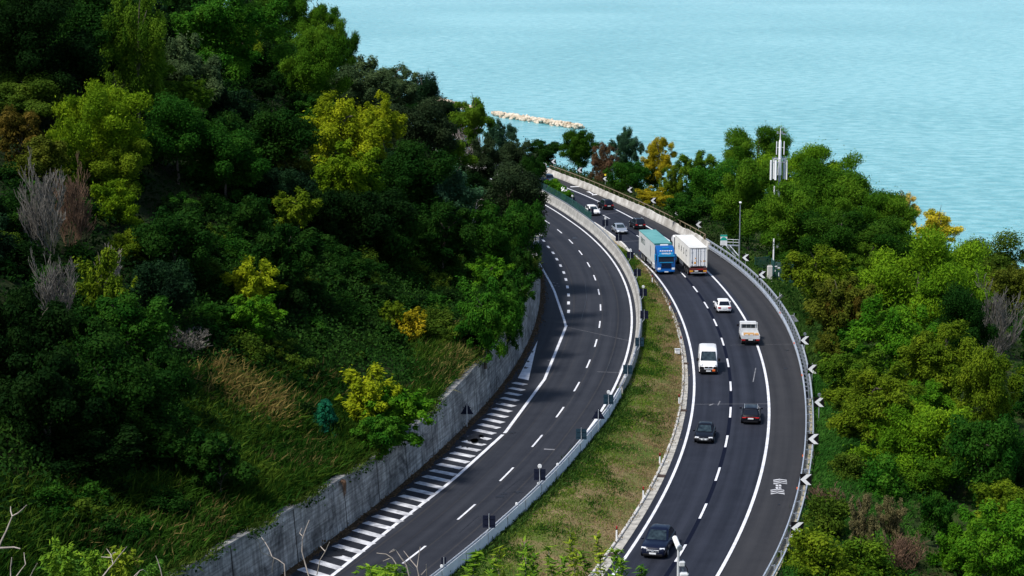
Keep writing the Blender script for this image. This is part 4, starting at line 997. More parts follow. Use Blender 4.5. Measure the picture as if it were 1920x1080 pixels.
# white panel van, oncoming
def van():
    L, Wd, H = 5.5, 2.02, 2.35; t = empty('van', (0, 0, 0), 0, 'white panel van with dark windscreen and orange fog lamp driving towards the camera', 'van')
    h = L / 2; b = MB()
    def ring(y, w, z0, z1, r): return [(x, y, z) for x, z in [(-w, z0), (w, z0), (w * 1.0, lerp(z0, z1, .5)), (w * .93, z1 - r), (w * .86, z1 - r * .3), (w * .6, z1), (-w * .6, z1), (-w * .86, z1 - r * .3), (-w * .93, z1 - r), (-w, lerp(z0, z1, .5))]]
    w = Wd / 2
    ring_loft(b, [ring(-h, w * .95, .32, H - .06, .2), ring(-h + .1, w, .28, H, .2), ring(h - 1.95, w, .25, H, .2), ring(h - 1.68, w * .99, .25, H - .05, .2), ring(h - .95, w * .985, .25, 1.30, .10), ring(h - .35, w * .96, .26, 1.10, .12), ring(h - .05, w * .88, .32, .92, .15), ring(h, w * .80, .38, .82, .15)])
    b.build('body', 'p_white', t, smooth=True)
    g = MB(); g.add([(-.86, h - .97, 1.36), (.86, h - .97, 1.36), (.74, h - 1.61, 2.22), (-.74, h - 1.61, 2.22)], [(0, 1, 2, 3)]); o = g.build('windscreen', 'cabinglass', t)
    o.location = (0, .03, .02)
    for s in (-1, 1):
        MB().add([(s * 1.012, h - 1.05, 1.32), (s * 1.0, h - 1.95, 1.32), (s * .965, h - 1.95, 2.0), (s * .97, h - 1.55, 2.0)], [(0, 1, 2, 3)]).build('side_window', 'glass', t)
        MB().box((s * (w + .14), h - 1.15, 1.42), (.24, .14, .34), ch=.04).build('wing_mirror', 'black', t)
        MB().box((s * .74, h - .30, 1.05), (.34, .36, .20), rz=-s * .3, ch=.05).build('headlight', 'lampglass', t)
        wheel(t, s * (w + .01), h - .95, .35, .24); wheel(t, s * (w + .01), -h + 1.0, .35, .24)
        MB().box((s * .72, h - .03, .72), (.46, .16, .34), rz=-s * .25, ch=.05).build('corner_trim', 'black', t)
    MB().box((0, h + .01, .44), (1.86, .16, .34), ch=.05).build('front_bumper', 'black', t)
    MB().box((0, h + .00, .82), (.86, .08, .15), ch=.02).build('grille', 'black', t); MB().disc((0, h + .05, .84), (0, 1, 0), .07, 12, .02).build('badge', 'steel', t)
    MB().box((0, h + .10, .44), (.52, .02, .12)).build('licence_plate', 'plate', t)
    MB().box((.56, h + .09, .52), (.30, .06, .20), ch=.02).build('fog_lamp', 'orange', t).location = (0, 0, 0)
    return t
tv = van(); put(tv, 1328, 703, 5.5, True, lane_in)
for ch in tv.children:
    if ch.name.startswith('fog_lamp'): ch.location.x = -1.12       # the orange lamp is on the right of the picture
# dropside flatbed truck, going away
def flatbed():
    t = empty('flatbed_truck', (0, 0, 0), 0, 'light grey dropside flatbed truck carrying a wooden pallet, driving away', 'truck'); L = 5.4; h = L / 2
    MB().profile([(h - 1.9, .55), (h - 1.9, 1.95), (h - 1.75, 2.06), (h - .85, 2.06), (h - .35, 1.35), (h - .02, 1.0), (h, .45)], 1.92, .07).build('cab', 'p_grey', t, smooth=True)
    for s in (-1, 0, 1): MB().box((s * .52, h - 1.915, 1.66), (.46 if s else .50, .02, .40)).build('rear_window', 'cabinglass', t)
    for s in (-1, 1):
        MB().box((s * .968, h - .95, 1.60), (.02, .8, .45)).build('side_window', 'glass', t); MB().box((s * 1.14, h - .55, 1.5), (.22, .12, .26), ch=.03).build('wing_mirror', 'black', t)
        MB().box((s * 1.03, -h + 1.65, 1.03), (.05, 3.25, .40)).build('dropside', 'p_grey', t)
        MB().box((s * .80, -h + .05, .72), (.42, .06, .18), ch=.02).build('tail_light', 'redlamp', t)
        MB().box((s * 1.0, h - 2.1, 1.5), (.06, .06, 1.25)).build('headboard_post', 'p_grey', t)
        wheel(t, s * .98, h - .95, .34, .22); wheel(t, s * .98, -h + 1.1, .34, .40)
    MB().box((0, -h + 1.65, .86), (2.06, 3.3, .10)).build('load_bed', 'p_grey', t)
    MB().box((0, -h + .02, 1.03), (2.06, .05, .40)).build('tailboard', 'p_grey', t)
    MB().box((0, h - 2.07, 1.14), (2.06, .06, .6)).box((0, h - 2.07, 2.10), (2.06, .06, .07)).build('headboard', 'p_grey', t)
    MB().box((0, 0, .58), (.85, L - .6, .2)).build('chassis', 'black', t); MB().box((0, -h + .10, .50), (1.9, .1, .12)).build('rear_underrun', 'black', t)
    MB().box((0, -h + .03, .72), (.52, .03, .12)).build('licence_plate', 'plate', t)
    return t
tf = flatbed(); put(tf, 1407, 649, 5.4, False, lane_out)
# the load is a thing of its own
M['pine_wood'] = mat('pine_wood', (.55, .30, .10), .7, var=.3, vscale=6)
R_ = Matrix.Rotation(tf.rotation_euler.z, 4, 'Z')
def onbed(x, y, z): return tf.location + R_ @ Vector((x, y, z))
t = empty('wooden_pallet', onbed(-.08, -1.25, .915), tf.rotation_euler.z, 'yellow brown wooden pallet lying on the bed of the flatbed truck', 'pallet')
mb = MB()
for k in range(6): mb.box((0, -.42 + k * .165, .27), (1.25, .11, .035))
mb.build('deck_boards', 'pine_wood', t); mb = MB()
for x in (-.55, 0, .55): mb.box((x, 0, .13), (.10, 1.0, .24))
mb.build('bearers', 'pine_wood', t)
t = empty('wooden_box', onbed(.82, -1.2, .915), tf.rotation_euler.z, 'reddish brown timber box beside the pallet on the flatbed truck', 'crate')
MB().box((0, 0, .11), (.34, .9, .20), ch=.01).build('crate_body', mat('red_wood', (.25, .10, .05), .7), t); MB().box((0, 0, .23), (.36, .92, .03)).build('lid', 'pine_wood', t)

# ------------------------------------------------------------------ lorries
def big_wheel(t, x, y, w=.36): wheel(t, x, y, .50, w)
def container_lorry():
    t = empty('container_lorry', (0, 0, 0), 0, 'articulated lorry with a dirty white shipping container driving away beside the blue lorry', 'lorry'); L = 16.0; h = L / 2
    y0, y1, z0, z1, w = -h + .10, -h + 12.29, 1.30, 4.05, 1.22
    M['container'] = mat('container_white', (.70, .69, .65), .55, var=.12, vscale=.7)
    mb = MB(); n = 110; vs = []; fs = []
    for k in range(n + 1):
        y = lerp(y0 + .1, y1 - .1, k / n); q = .028 if (k // 2) % 2 else 0
        for s in (-1, 1): vs += [(s * (w - .03 + q), y, z0 + .12), (s * (w - .03 + q), y, z1 - .10)]
    for k in range(n):
        a = 4 * k; b = a + 4; fs += [(a, b, b + 1, a + 1), (a + 2, a + 3, b + 3, b + 2)]
    mb.add(vs, fs); cont = mb.build('container', 'container', t)
    fr = MB()
    for s in (-1, 1):
        fr.box((s * (w - .05), (y0 + y1) / 2, z0 + .06), (.12, y1 - y0, .13)); fr.box((s * (w - .05), (y0 + y1) / 2, z1 - .06), (.12, y1 - y0, .12))
        for y in (y0 + .07, y1 - .07): fr.box((s * (w - .06), y, (z0 + z1) / 2), (.16, .16, z1 - z0 + .004))
    fr.box((0, y1 - .03, (z0 + z1) / 2), (2 * w - .2, .04, z1 - z0 - .2)); fr.box((0, (y0 + y1) / 2, z1 - .045), (2 * w - .2, y1 - y0 - .1, .05)); fr.build('frame', 'container', cont)
    for s in (-1, 1):
        MB().box((s * .58, y0 + .03, (z0 + z1) / 2 + .02), (1.10, .06, z1 - z0 - .30)).build('door', 'p_white', cont)
        mb = MB()
        for x in (.30, .86): mb.tube([(s * x, y0 - .03, z0 + .1), (s * x, y0 - .03, z1 - .12)], .028, 6)
        for x in (.30, .86): mb.box((s * x, y0 - .04, z0 + .95), (.14, .05, .06))
        mb.build('locking_bar', 'dsteel', cont)
    MB().box((0, y0 - .002, (z0 + z1) / 2 + .02), (.05, .05, z1 - z0 - .25)).box((0, y0 - .002, z1 - .17), (2.2, .04, .03)).box((0, y0 - .002, z0 + .13), (2.2, .04, .03)).build('door_seal', 'black', cont)
    for x, z, c, ww, hh in ((-.84, 1.95, 'black', .17, .22), (-.42, 1.92, 'amber', .30, .26), (.38, 2.14, 'yellowlamp', .2, .2), (.84, 2.16, 'amber', .3, .2), (-.4, 2.55, 'amber', .13, .14), (-.86, 1.55, 'black', .12, .14)):
        if c == 'yellowlamp': MB().add([(x - .11, y0 - .012, z - .1), (x + .11, y0 - .012, z - .1), (x, y0 - .012, z + .12)], [(0, 1, 2)]).build('sticker', 'amber', cont)
        else: MB().box((x, y0 - .008, z), (ww, .03, hh)).build('sticker', c, cont)
    mb = MB()
    for x, z, ww in ((-.84, 3.45, .25), (-.84, 3.3, .3), (-.45, 1.58, .3), (.35, 1.6, .3), (.8, 1.62, .3), (.38, 3.5, .2), (.8, 3.5, .28), (.38, 3.2, .2)): mb.box((x, y0 - .006, z), (ww, .03, .05))
    mb.build('data_line', 'p_grey', cont)
    for k, c in enumerate('HASC'):
        A = Matrix.Translation((-w - .012, y1 - 3.3 - k * 2.05, z0 + 1.55)) @ Matrix.Rotation(-math.pi / 2, 4, 'Z') @ Matrix.Rotation(math.pi / 2, 4, 'X') @ Matrix.Diagonal((1, 1.05, 1, 1))
        text_part(c, 1.25, 'signblack', cont, A)
    MB().box((0, -1.6, 1.12), (.9, 12.4, .26)).build('chassis', 'black', t)
    MB().box((0, -h + .12, 1.0), (2.4, .10, .42)).build('rear_panel', mat('dark_red_panel', (.10, .02, .02), .6), t)
    for s in (-1, 1):
        MB().box((s * .95, -h + .03, .78), (.48, .08, .16), ch=.01).build('tail_light', 'amber', t); MB().box((s * 1.02, -h + .05, .58), (.34, .08, .12), ch=.01).build('tail_light', 'redlamp', t)
        for y in (-h + 1.5, -h + 2.8, -h + 4.1): big_wheel(t, s * 1.22, y)
        big_wheel(t, s * 1.2, h - 4.6, .5); big_wheel(t, s * 1.2, h - 1.4)
        MB().box((s * 1.12, -.6, .85), (.05, 3.0, .45)).build('side_guard', 'dsteel', t)
        MB().box((s * 1.42, h - .9, 2.6), (.20, .25, .75), ch=.05).build('wing_mirror', 'black', t)
        MB().box((s * 1.1, h - 3.0, .75), (.4, 1.3, .6), ch=.05).build('fuel_tank', 'steel', t)
        MB().box((s * 1.262, h - 1.1, 2.35), (.02, 1.0, .7)).build('side_window', 'glass', t)
        MB().tube([(s * 1.05, h - 2.75, 1.0), (s * 1.05, h - 2.75, 3.4)], .09, 8).build('exhaust_stack', 'dsteel', t)
    MB().box((0, -h + .05, .55), (2.2, .10, .10)).build('bumper_bar', 'steel', t); MB().box((-.25, -h + .02, .80), (.5, .05, .13)).build('licence_plate', 'plate', t); MB().box((.3, -h + .02, 1.0), (.8, .05, .10)).build('marker_strip', 'redlamp', t)
    MB().profile([(h - 2.3, .9), (h - 2.3, 3.55), (h - 1.9, 3.75), (h - .9, 3.5), (h - .15, 2.9), (h - .02, 1.6), (h, .45), (h - 1.2, .45)], 2.5, .08).build('cab', 'p_white', t, smooth=True)
    MB().box((0, h - 2.33, 2.2), (2.3, .04, 2.5)).build('cab_rear_panel', 'black', t)
    MB().add([(-1.1, h - .12, 2.05), (1.1, h - .12, 2.05), (1.05, h - .2, 2.95), (-1.05, h - .2, 2.95)], [(0, 1, 2, 3)]).build('windscreen', 'glass', t).location = (0, .1, 0)
    return t
put(container_lorry(), 1307, 519, 16.0, False, lane_out)
def blue_lorry():
    t = empty('articulated_lorry', (0, 0, 0), 0, 'bright blue articulated lorry with pale grey teal roofed trailer driving towards the camera', 'lorry'); L = 16.2; h = L / 2
    # trailer from the tail to 13.3 m
    y0, y1, w, z0, z1 = -h, -h + 13.4, 1.24, 1.05, 3.92
    M['tarp'] = mat('trailer_tarp', (.60, .61, .61), .55, var=.06, vscale=.8)
    M['tealroof'] = mat('teal_roof_tarp', (.07, .24, .24), .7, col2=(.13, .35, .34), vscale=.8, stretch=(1, 3, 1), bump=.4)
    tr = MB().box((0, (y0 + y1) / 2, (z0 + z1) / 2), (2 * w, y1 - y0, z1 - z0), ch=.03).build('trailer_box', 'tarp', t)
    vs = []; fs = []; n = 40
    for k in range(n + 1):
        y = lerp(y0 + .02, y1 - .02, k / n); q = .035 * math.sin(k * 1.9) * (k % 4 != 0)
        vs += [(-w - .01, y, z1 - .10), (-w - .005, y, z1 + .015), (-.5, y, z1 + .05 + q), (.5, y, z1 + .05 + q * .6), (w + .005, y, z1 + .015), (w + .01, y, z1 - .1)]
    for k in range(n):
        for j in range(5): a = 6 * k + j; fs.append((a, a + 1, a + 7, a + 6))
    MB().add(vs, fs).build('roof_tarp', 'tealroof', tr, smooth=True)
    MB().box((0, y1 + .01, z1 - .06), (2 * w + .02, .05, .2)).build('front_edge', mat('teal_edge', (.02, .16, .17), .6), tr)
    # lettering on the flank seen in the picture (its left when looking at it: local +x after turning round)
    A = Matrix.Translation((w + .012, y0 + 3.6, z0 + 1.75)) @ Matrix.Rotation(math.pi / 2, 4, 'Z') @ Matrix.Rotation(math.pi / 2, 4, 'X') @ Matrix.Diagonal((1, 1.25, 1, 1))
    text_part('TIMOCO', .95, 'green_fence', tr, A)
    lf = [(w + .012, y0 + 10.2 + .30 * math.sin(a) * (1 + .2 * math.cos(a)), z0 + 1.35 + .85 * math.cos(a)) for a in np.linspace(0, 2 * math.pi, 18)[:-1]]
    MB().add(lf, [tuple(range(len(lf)))]).build('leaf_emblem', mat('emblem_grey', (.20, .20, .24), .6), tr)
    MB().box((0, -1.3, .92), (.9, 13.0, .26)).build('chassis', 'black', t)
    for s in (-1, 1):
        for y in (-h + 2.6, -h + 3.9, -h + 5.2): big_wheel(t, s * 1.23, y)
        big_wheel(t, s * 1.22, h - 5.0, .5); big_wheel(t, s * 1.22, h - 1.35)
        MB().box((s * 1.15, .6, .75), (.06, 3.6, .5)).build('side_guard', 'steel', t)
        MB().box((s * 1.12, h - 3.3, .8), (.35, 1.5, .7), ch=.06).build('side_skirt', 'p_grey', t)
        MB().box((s * 1.02, -h + .02, .9), (.4, .08, .2)).build('tail_light', 'redlamp', t)
        MB().box((s * 1.43, h - .75, 2.35), (.22, .28, .85), ch=.05).build('wing_mirror', 'p_cyan', t)
        MB().box((s * .98, h - .02, .82), (.44, .16, .26), ch=.04).build('headlight', 'lampglass', t)
        MB().box((s * .95, h + .01, .52), (.34, .10, .14), ch=.02).build('fog_lamp', 'lampglass', t)
        MB().box((s * 1.262, h - 1.15, 2.15), (.02, 1.0, .7)).build('side_window', 'glass', t)
    cab = MB().profile([(h - 2.3, .9), (h - 2.3, 3.55), (h - 2.1, 3.78), (h - 1.5, 3.74), (h - .62, 3.25), (h - .28, 2.75), (h - .02, 1.65), (h, .45), (h - 1.6, .45)], 2.5, .08).build('cab', 'p_blue', t, smooth=True)
    MB().add([(-1.08, h - .02, 1.78), (1.08, h - .02, 1.78), (1.02, h - .26, 2.50), (-1.02, h - .26, 2.50)], [(0, 1, 2, 3)]).build('windscreen', 'glass', cab).location = (0, .05, 0)
    MB().profile([(h - .40, 2.58), (h - .02, 2.50), (h - .02, 2.62), (h - .40, 2.75)], 2.3, .02).build('sun_visor', 'p_cyan', cab)
    MB().box((0, h - .27, 2.86), (2.0, .16, .34), mtx=Matrix.Rotation(math.radians(28), 4, 'X')).build('name_board', 'p_cyan', cab)
    A = Matrix.Translation((0, h - .165, 2.90)) @ Matrix.Rotation(math.pi, 4, 'Z') @ Matrix.Rotation(math.radians(62), 4, 'X')
    text_part('TIMMELEF', .30, 'signwhite', cab, A)
    mb = MB()
    for k in range(7): mb.disc((-.78 + .26 * k, h - .50, 3.22), (0, 1, .6), .085, 10, .12)
    mb.build('roof_lamps', 'lampglass', cab)
    MB().box((0, h - .98, 3.56), (.9, .12, .16), mtx=Matrix.Rotation(math.radians(20), 4, 'X')).build('roof_hatch', 'p_cyan', cab)
    MB().box((0, h - 1.95, 3.86), (1.1, .14, .18), ch=.02).build('light_board', 'signwhite', cab)
    mb = MB()
    for k in range(6): mb.box((0, h + .015, .98 + k * .115), (1.45 - .02 * k, .07, .045))
    mb.build('grille_slats', 'black', cab)
    MB().box((0, h + .012, 1.70), (1.9, .06, .12), ch=.02).build('badge_strip', 'p_cyan', cab)
    MB().box((0, h + .06, .52), (2.3, .18, .22), ch=.05).build('front_bumper', 'p_blue', t); MB().box((0, h + .16, .42), (.55, .03, .13)).build('licence_plate', 'plate', t)
    return t
put(blue_lorry(), 1246, 515, 16.2, True, lane_in)
# ------------------------------------------------------------------ vegetation
def unit(v): return v / np.maximum(np.linalg.norm(v, axis=-1, keepdims=True), 1e-6)
def leaf_quads(P, Nn, T, ln, wd):
    """rhombic leaves at P facing Nn, long axis T"""
    T = unit(T - Nn * (T * Nn).sum(1, keepdims=True)); B = np.cross(Nn, T)
    l = ln[:, None] * T * .5; w = wd[:, None] * B * .5
    return np.stack([P - l, P + w - l * .1, P + l, P - w - l * .1], 1)
def crown_mesh(name, kind, n, leaf, seed):
    r = np.random.default_rng(seed)
    if kind == 'cone':
        z = r.uniform(-1, .9, 60); a = r.uniform(0, 6.28, 60); q = (1 - (z + 1) / 2) ** .8 * .72 * r.uniform(.6, 1, 60) + .04
        C = np.stack([q * np.cos(a), q * np.sin(a), z], 1); R = .16 + .12 * (1 - (z + 1) / 2)
    else:
        K = {'broad': 34, 'pine': 44, 'spray': 60, 'shrub': 22, 'tuft': 38}[kind]
        D = unit(r.normal(size=(K, 3)) + np.array([0, 0, .25]))
        rad = r.uniform(.30, .88, K) if kind != 'spray' else r.uniform(.35, 1.0, K)
        C = D * rad[:, None]
        if kind == 'shrub': C[:, 2] = np.abs(C[:, 2]) * 1.2 - .7
        if kind == 'pine': C[:, 2] = C[:, 2] * .85 + .08
        lo, hi = {'broad': (.12, .34), 'pine': (.12, .26), 'spray': (.07, .22), 'shrub': (.16, .40), 'tuft': (.10, .27)}[kind]
        R = r.uniform(lo, hi, K)
    wgt = R ** 2; wgt /= wgt.sum()
    k = r.choice(len(R), n, p=wgt)
    D = unit(r.normal(size=(n, 3)) + np.array([0, 0, .35]))
    q = .40 + .60 * r.random(n) ** .55
    sq = np.array([1, 1, .72]) if kind == 'pine' else np.array([1, 1, .85])
    bdir = unit(C * np.array([1, 1, .6]) + .5 * r.normal(size=C.shape) + np.array([0, 0, .25])); blen = r.uniform(.3, 1.5, len(R)) * R * (1.0 if kind in ('spray', 'tuft') else .7)
    P = C[k] + D * (R[k] * q)[:, None] * sq * .85 + bdir[k] * (blen[k] * r.uniform(-.7, 1.0, n))[:, None] + r.normal(scale=.014, size=(n, 3))
    w_ = r.random(n) < .10; P[w_] += r.normal(scale=.07, size=(w_.sum(), 3))
    m = int(n * .10); P[:m] = unit(r.normal(size=(m, 3))) * (r.random(m) ** .5)[:, None] * .62
    Nn = unit(D + .38 * r.normal(size=(n, 3)))
    T = r.normal(size=(n, 3))
    ln = leaf * r.uniform(.5, 1.6, n); wd = ln * .6
    if kind in ('pine', 'tuft'):
        T = D * .8 + np.array([0, 0, .7]) + .5 * r.normal(size=(n, 3)); Nn = unit(.6 * r.normal(size=(n, 3)) + D * .9); ln = leaf * r.uniform(.9, 1.7, n); wd = ln * .36
    if kind == 'spray':
        out = unit(np.column_stack([P[:, :2], np.zeros(n)])); T = out + np.array([0, 0, -.55]) + .6 * r.normal(size=(n, 3)); ln = leaf * r.uniform(.9, 1.8, n); wd = ln * .40
        Nn = unit(np.array([0, 0, .6]) + D * .7 + .5 * r.normal(size=(n, 3)))
    b0, b1 = np.percentile(P, 1.0, 0), np.percentile(P, 99.0, 0)
    s = 2 / (b1 - b0); P = (P - (b0 + b1) / 2) * s
    if kind == 'cone': P[:, 2] = P[:, 2]
    tk = r.uniform(.05, 1, len(R)); tint = np.clip(tk[k] * .6 + r.random(n) * .4 + .02 * r.normal(size=n), 0, 1)
    return quads_mesh(name, leaf_quads(P, Nn, T, ln, wd), tint, 'leaf')
CR = {}
def get_crown(kind, R_m, seed):
    """leaf about .33 m long whatever the size of the tree"""
    lv = 0 if R_m < 1.6 else 1 if R_m < 2.7 else 2 if R_m < 4.0 else 3 if R_m < 5.6 else 4
    n = [4200, 10000, 21000, 36000, 52000][lv]; leaf = [.17, .110, .077, .058, .046][lv]
    if kind in ('pine', 'tuft'): n = int(n * 1.5)
    v = seed % (3 if kind in ('broad', 'pine', 'spray') else 2); key = (kind, lv, v)
    if key not in CR: CR[key] = crown_mesh('crown_' + kind, kind, n, leaf, 100 + 17 * lv + 5 * v + len(kind) * 31)
    return CR[key]
def trunk_mesh(seed, spread):
    r = random.Random(seed); mb = MB(); p = Vector((0, 0, -.15)); pts = [p.copy()]
    for k in range(6): p = p + Vector((r.uniform(-.06, .06), r.uniform(-.06, .06), .23)); pts.append(p.copy())
    mb.tube(pts, [.075 - .008 * k for k in range(7)], 8)
    for k in range(7):
        b = pts[3 + k % 4]; a = r.uniform(0, 6.28); e = b + Vector((math.cos(a) * spread, math.sin(a) * spread, r.uniform(.2, .55))); mid = b.lerp(e, .5) + Vector((0, 0, .08))
        mb.tube([b, mid, e], [.035, .022, .008], 5)
    o = mb.build('trunk', 'bark', smooth=True); me = o.data; bpy.data.objects.remove(o); return me
TR = [trunk_mesh(s, .55) for s in range(3)]
def bare_mesh(seed, mname, dense=1):
    r = random.Random(seed); mb = MB()
    def grow(p, d, L, rad, lv):
        q = p + d * L; mid = p.lerp(q, .5) + Vector((r.uniform(-1, 1), r.uniform(-1, 1), r.uniform(-.3, .6))) * L * .16
        mb.tube([p, mid, q] if lv < 4 else [p, q], [rad, rad * .8, rad * .6] if lv < 4 else [rad, rad * .7], 3, cap=False)
        if lv >= 7: return
        for k in range(r.choice((2, 2, 3)) if lv else 8):
            dd = (d + Vector((r.uniform(-1, 1), r.uniform(-1, 1), r.uniform(-.1, .85))) * (.72 if lv else .75)).normalized()
            grow(q if k or lv == 0 else mid, dd, L * r.uniform(.62, .88), max(rad * .78, .0024), lv + 1)
    grow(Vector((0, 0, -1.0)), Vector((0, 0, 1)), .22, .0065, 0)
    xs = np.array(mb.v); s = np.array([1.0, 1.0, 1.0]); lo = np.percentile(xs, 1, 0); hi = np.percentile(xs, 99, 0)
    mb.v = [tuple(q) for q in (xs - np.array([(lo[0] + hi[0]) / 2, (lo[1] + hi[1]) / 2, (lo[2] + hi[2]) / 2])) * 2 / (hi - lo)]
    o = mb.build('branches', mname); me = o.data; bpy.data.objects.remove(o); return me
BR = {}
FOOT = []      # pixel disks of the named trees: x, y, rx, ry, depth
SP = {'broad': (.75, .62), 'pine': (.80, .75), 'spray': (.75, .80), 'shrub': (.62, 0.), 'cone': (.95, .05), 'tuft': (.7, .1), 'bare': (.85, .15)}
def make_tree(pos, rw, rh, hc, kind, col, seed, label, cat, group=None, name=None):
    t = empty(name or {'shrub': 'shrub', 'bare': 'bare_shrub', 'pine': 'pine_tree', 'cone': 'conifer', 'tuft': 'shrub'}.get(kind, 'tree'), pos, 0, label, cat, group)
    if kind == 'bare':
        mn = {'grey': 'greytwig', 'rust': 'rusttwig', 'pale': 'palebark'}[col]
        key = (mn, seed % 2)
        if key not in BR: BR[key] = bare_mesh(40 + seed % 2, mn)
        o = bpy.data.objects.new('branches', BR[key]); COL.objects.link(o); o.parent = t; o.location = (0, 0, hc); o.scale = (rw, rw, rh); o.rotation_euler.z = seed * 1.3
        return t
    me = get_crown(kind, max(rw, rh), seed)
    o = bpy.data.objects.new('crown' if kind not in ('shrub', 'tuft') else 'foliage', me); COL.objects.link(o); o.parent = t
    o.location = (0, 0, hc); o.scale = (rw, rw, rh); o.rotation_euler.z = seed * 2.39996; o.color = (*col, 1)
    tr = bpy.data.objects.new('trunk' if kind not in ('shrub', 'tuft') else 'stem', TR[seed % 3]); COL.objects.link(tr); tr.parent = t
    q = min(rw, rh, 3.0) if kind not in ('shrub', 'tuft') else rw * .5
    tr.scale = (q * .85, q * .85, max(hc, .3) * .95); tr.location = (0, 0, -.2); tr.rotation_euler.z = seed * 1.7
    return t
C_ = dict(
 vdark=(.0065, .022, .0035), dark=(.0125, .044, .005), mid=(.022, .078, .007), green=(.038, .125, .009), bright=(.062, .170, .008), lime=(.115, .195, .007), limeY=(.215, .265, .009),  # vdark and dark put the shade of the wood into the leaf colour
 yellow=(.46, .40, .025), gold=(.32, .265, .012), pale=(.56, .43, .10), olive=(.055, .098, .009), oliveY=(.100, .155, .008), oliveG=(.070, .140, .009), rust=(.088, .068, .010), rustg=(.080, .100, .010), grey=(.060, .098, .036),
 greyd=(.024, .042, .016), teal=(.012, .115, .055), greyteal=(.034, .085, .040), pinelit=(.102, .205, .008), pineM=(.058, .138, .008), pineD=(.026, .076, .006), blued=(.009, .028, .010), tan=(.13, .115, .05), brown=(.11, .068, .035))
def place(cx, cy, w, h, kind, col, label, cat='tree', seed=None, sink=0):
    if cx > 1380 and kind != 'bare' and not (cx < 1640 and cy > 540): w *= 1.06; h *= 1.06
    if kind in ('spray', 'tuft', 'broad') and cx < 1000: w *= 1.08; h *= 1.08
    s = int(cx * 7 + cy * 3) if seed is None else seed
    kf, ct = SP[kind]; d = ray(cx, cy); best = None
    for t in np.arange(112, 470, .4):
        x, y, z = t * d[0], t * d[1], HC + t * d[2]; rh = h / 2 * t / FPX
        f = z - T(x, y) - (kf + ct) * rh
        if rail(y) + .5 > x > wallx(y) - 1.2 and f > -1: continue
        if best is None or f < best[0]: best = (f, t)
        if f <= 0: break
    t = best[1]; x, y, z = t * d[0], t * d[1], HC + t * d[2]; gz = T(x, y)
    rw, rh = w / 2 * t / FPX, h / 2 * t / FPX
    FOOT.append((cx, cy, w / 2, h / 2, t))
    return make_tree((x, y, gz), rw, rh, z - gz, kind, C_[col] if kind != 'bare' else col, s, label, cat)
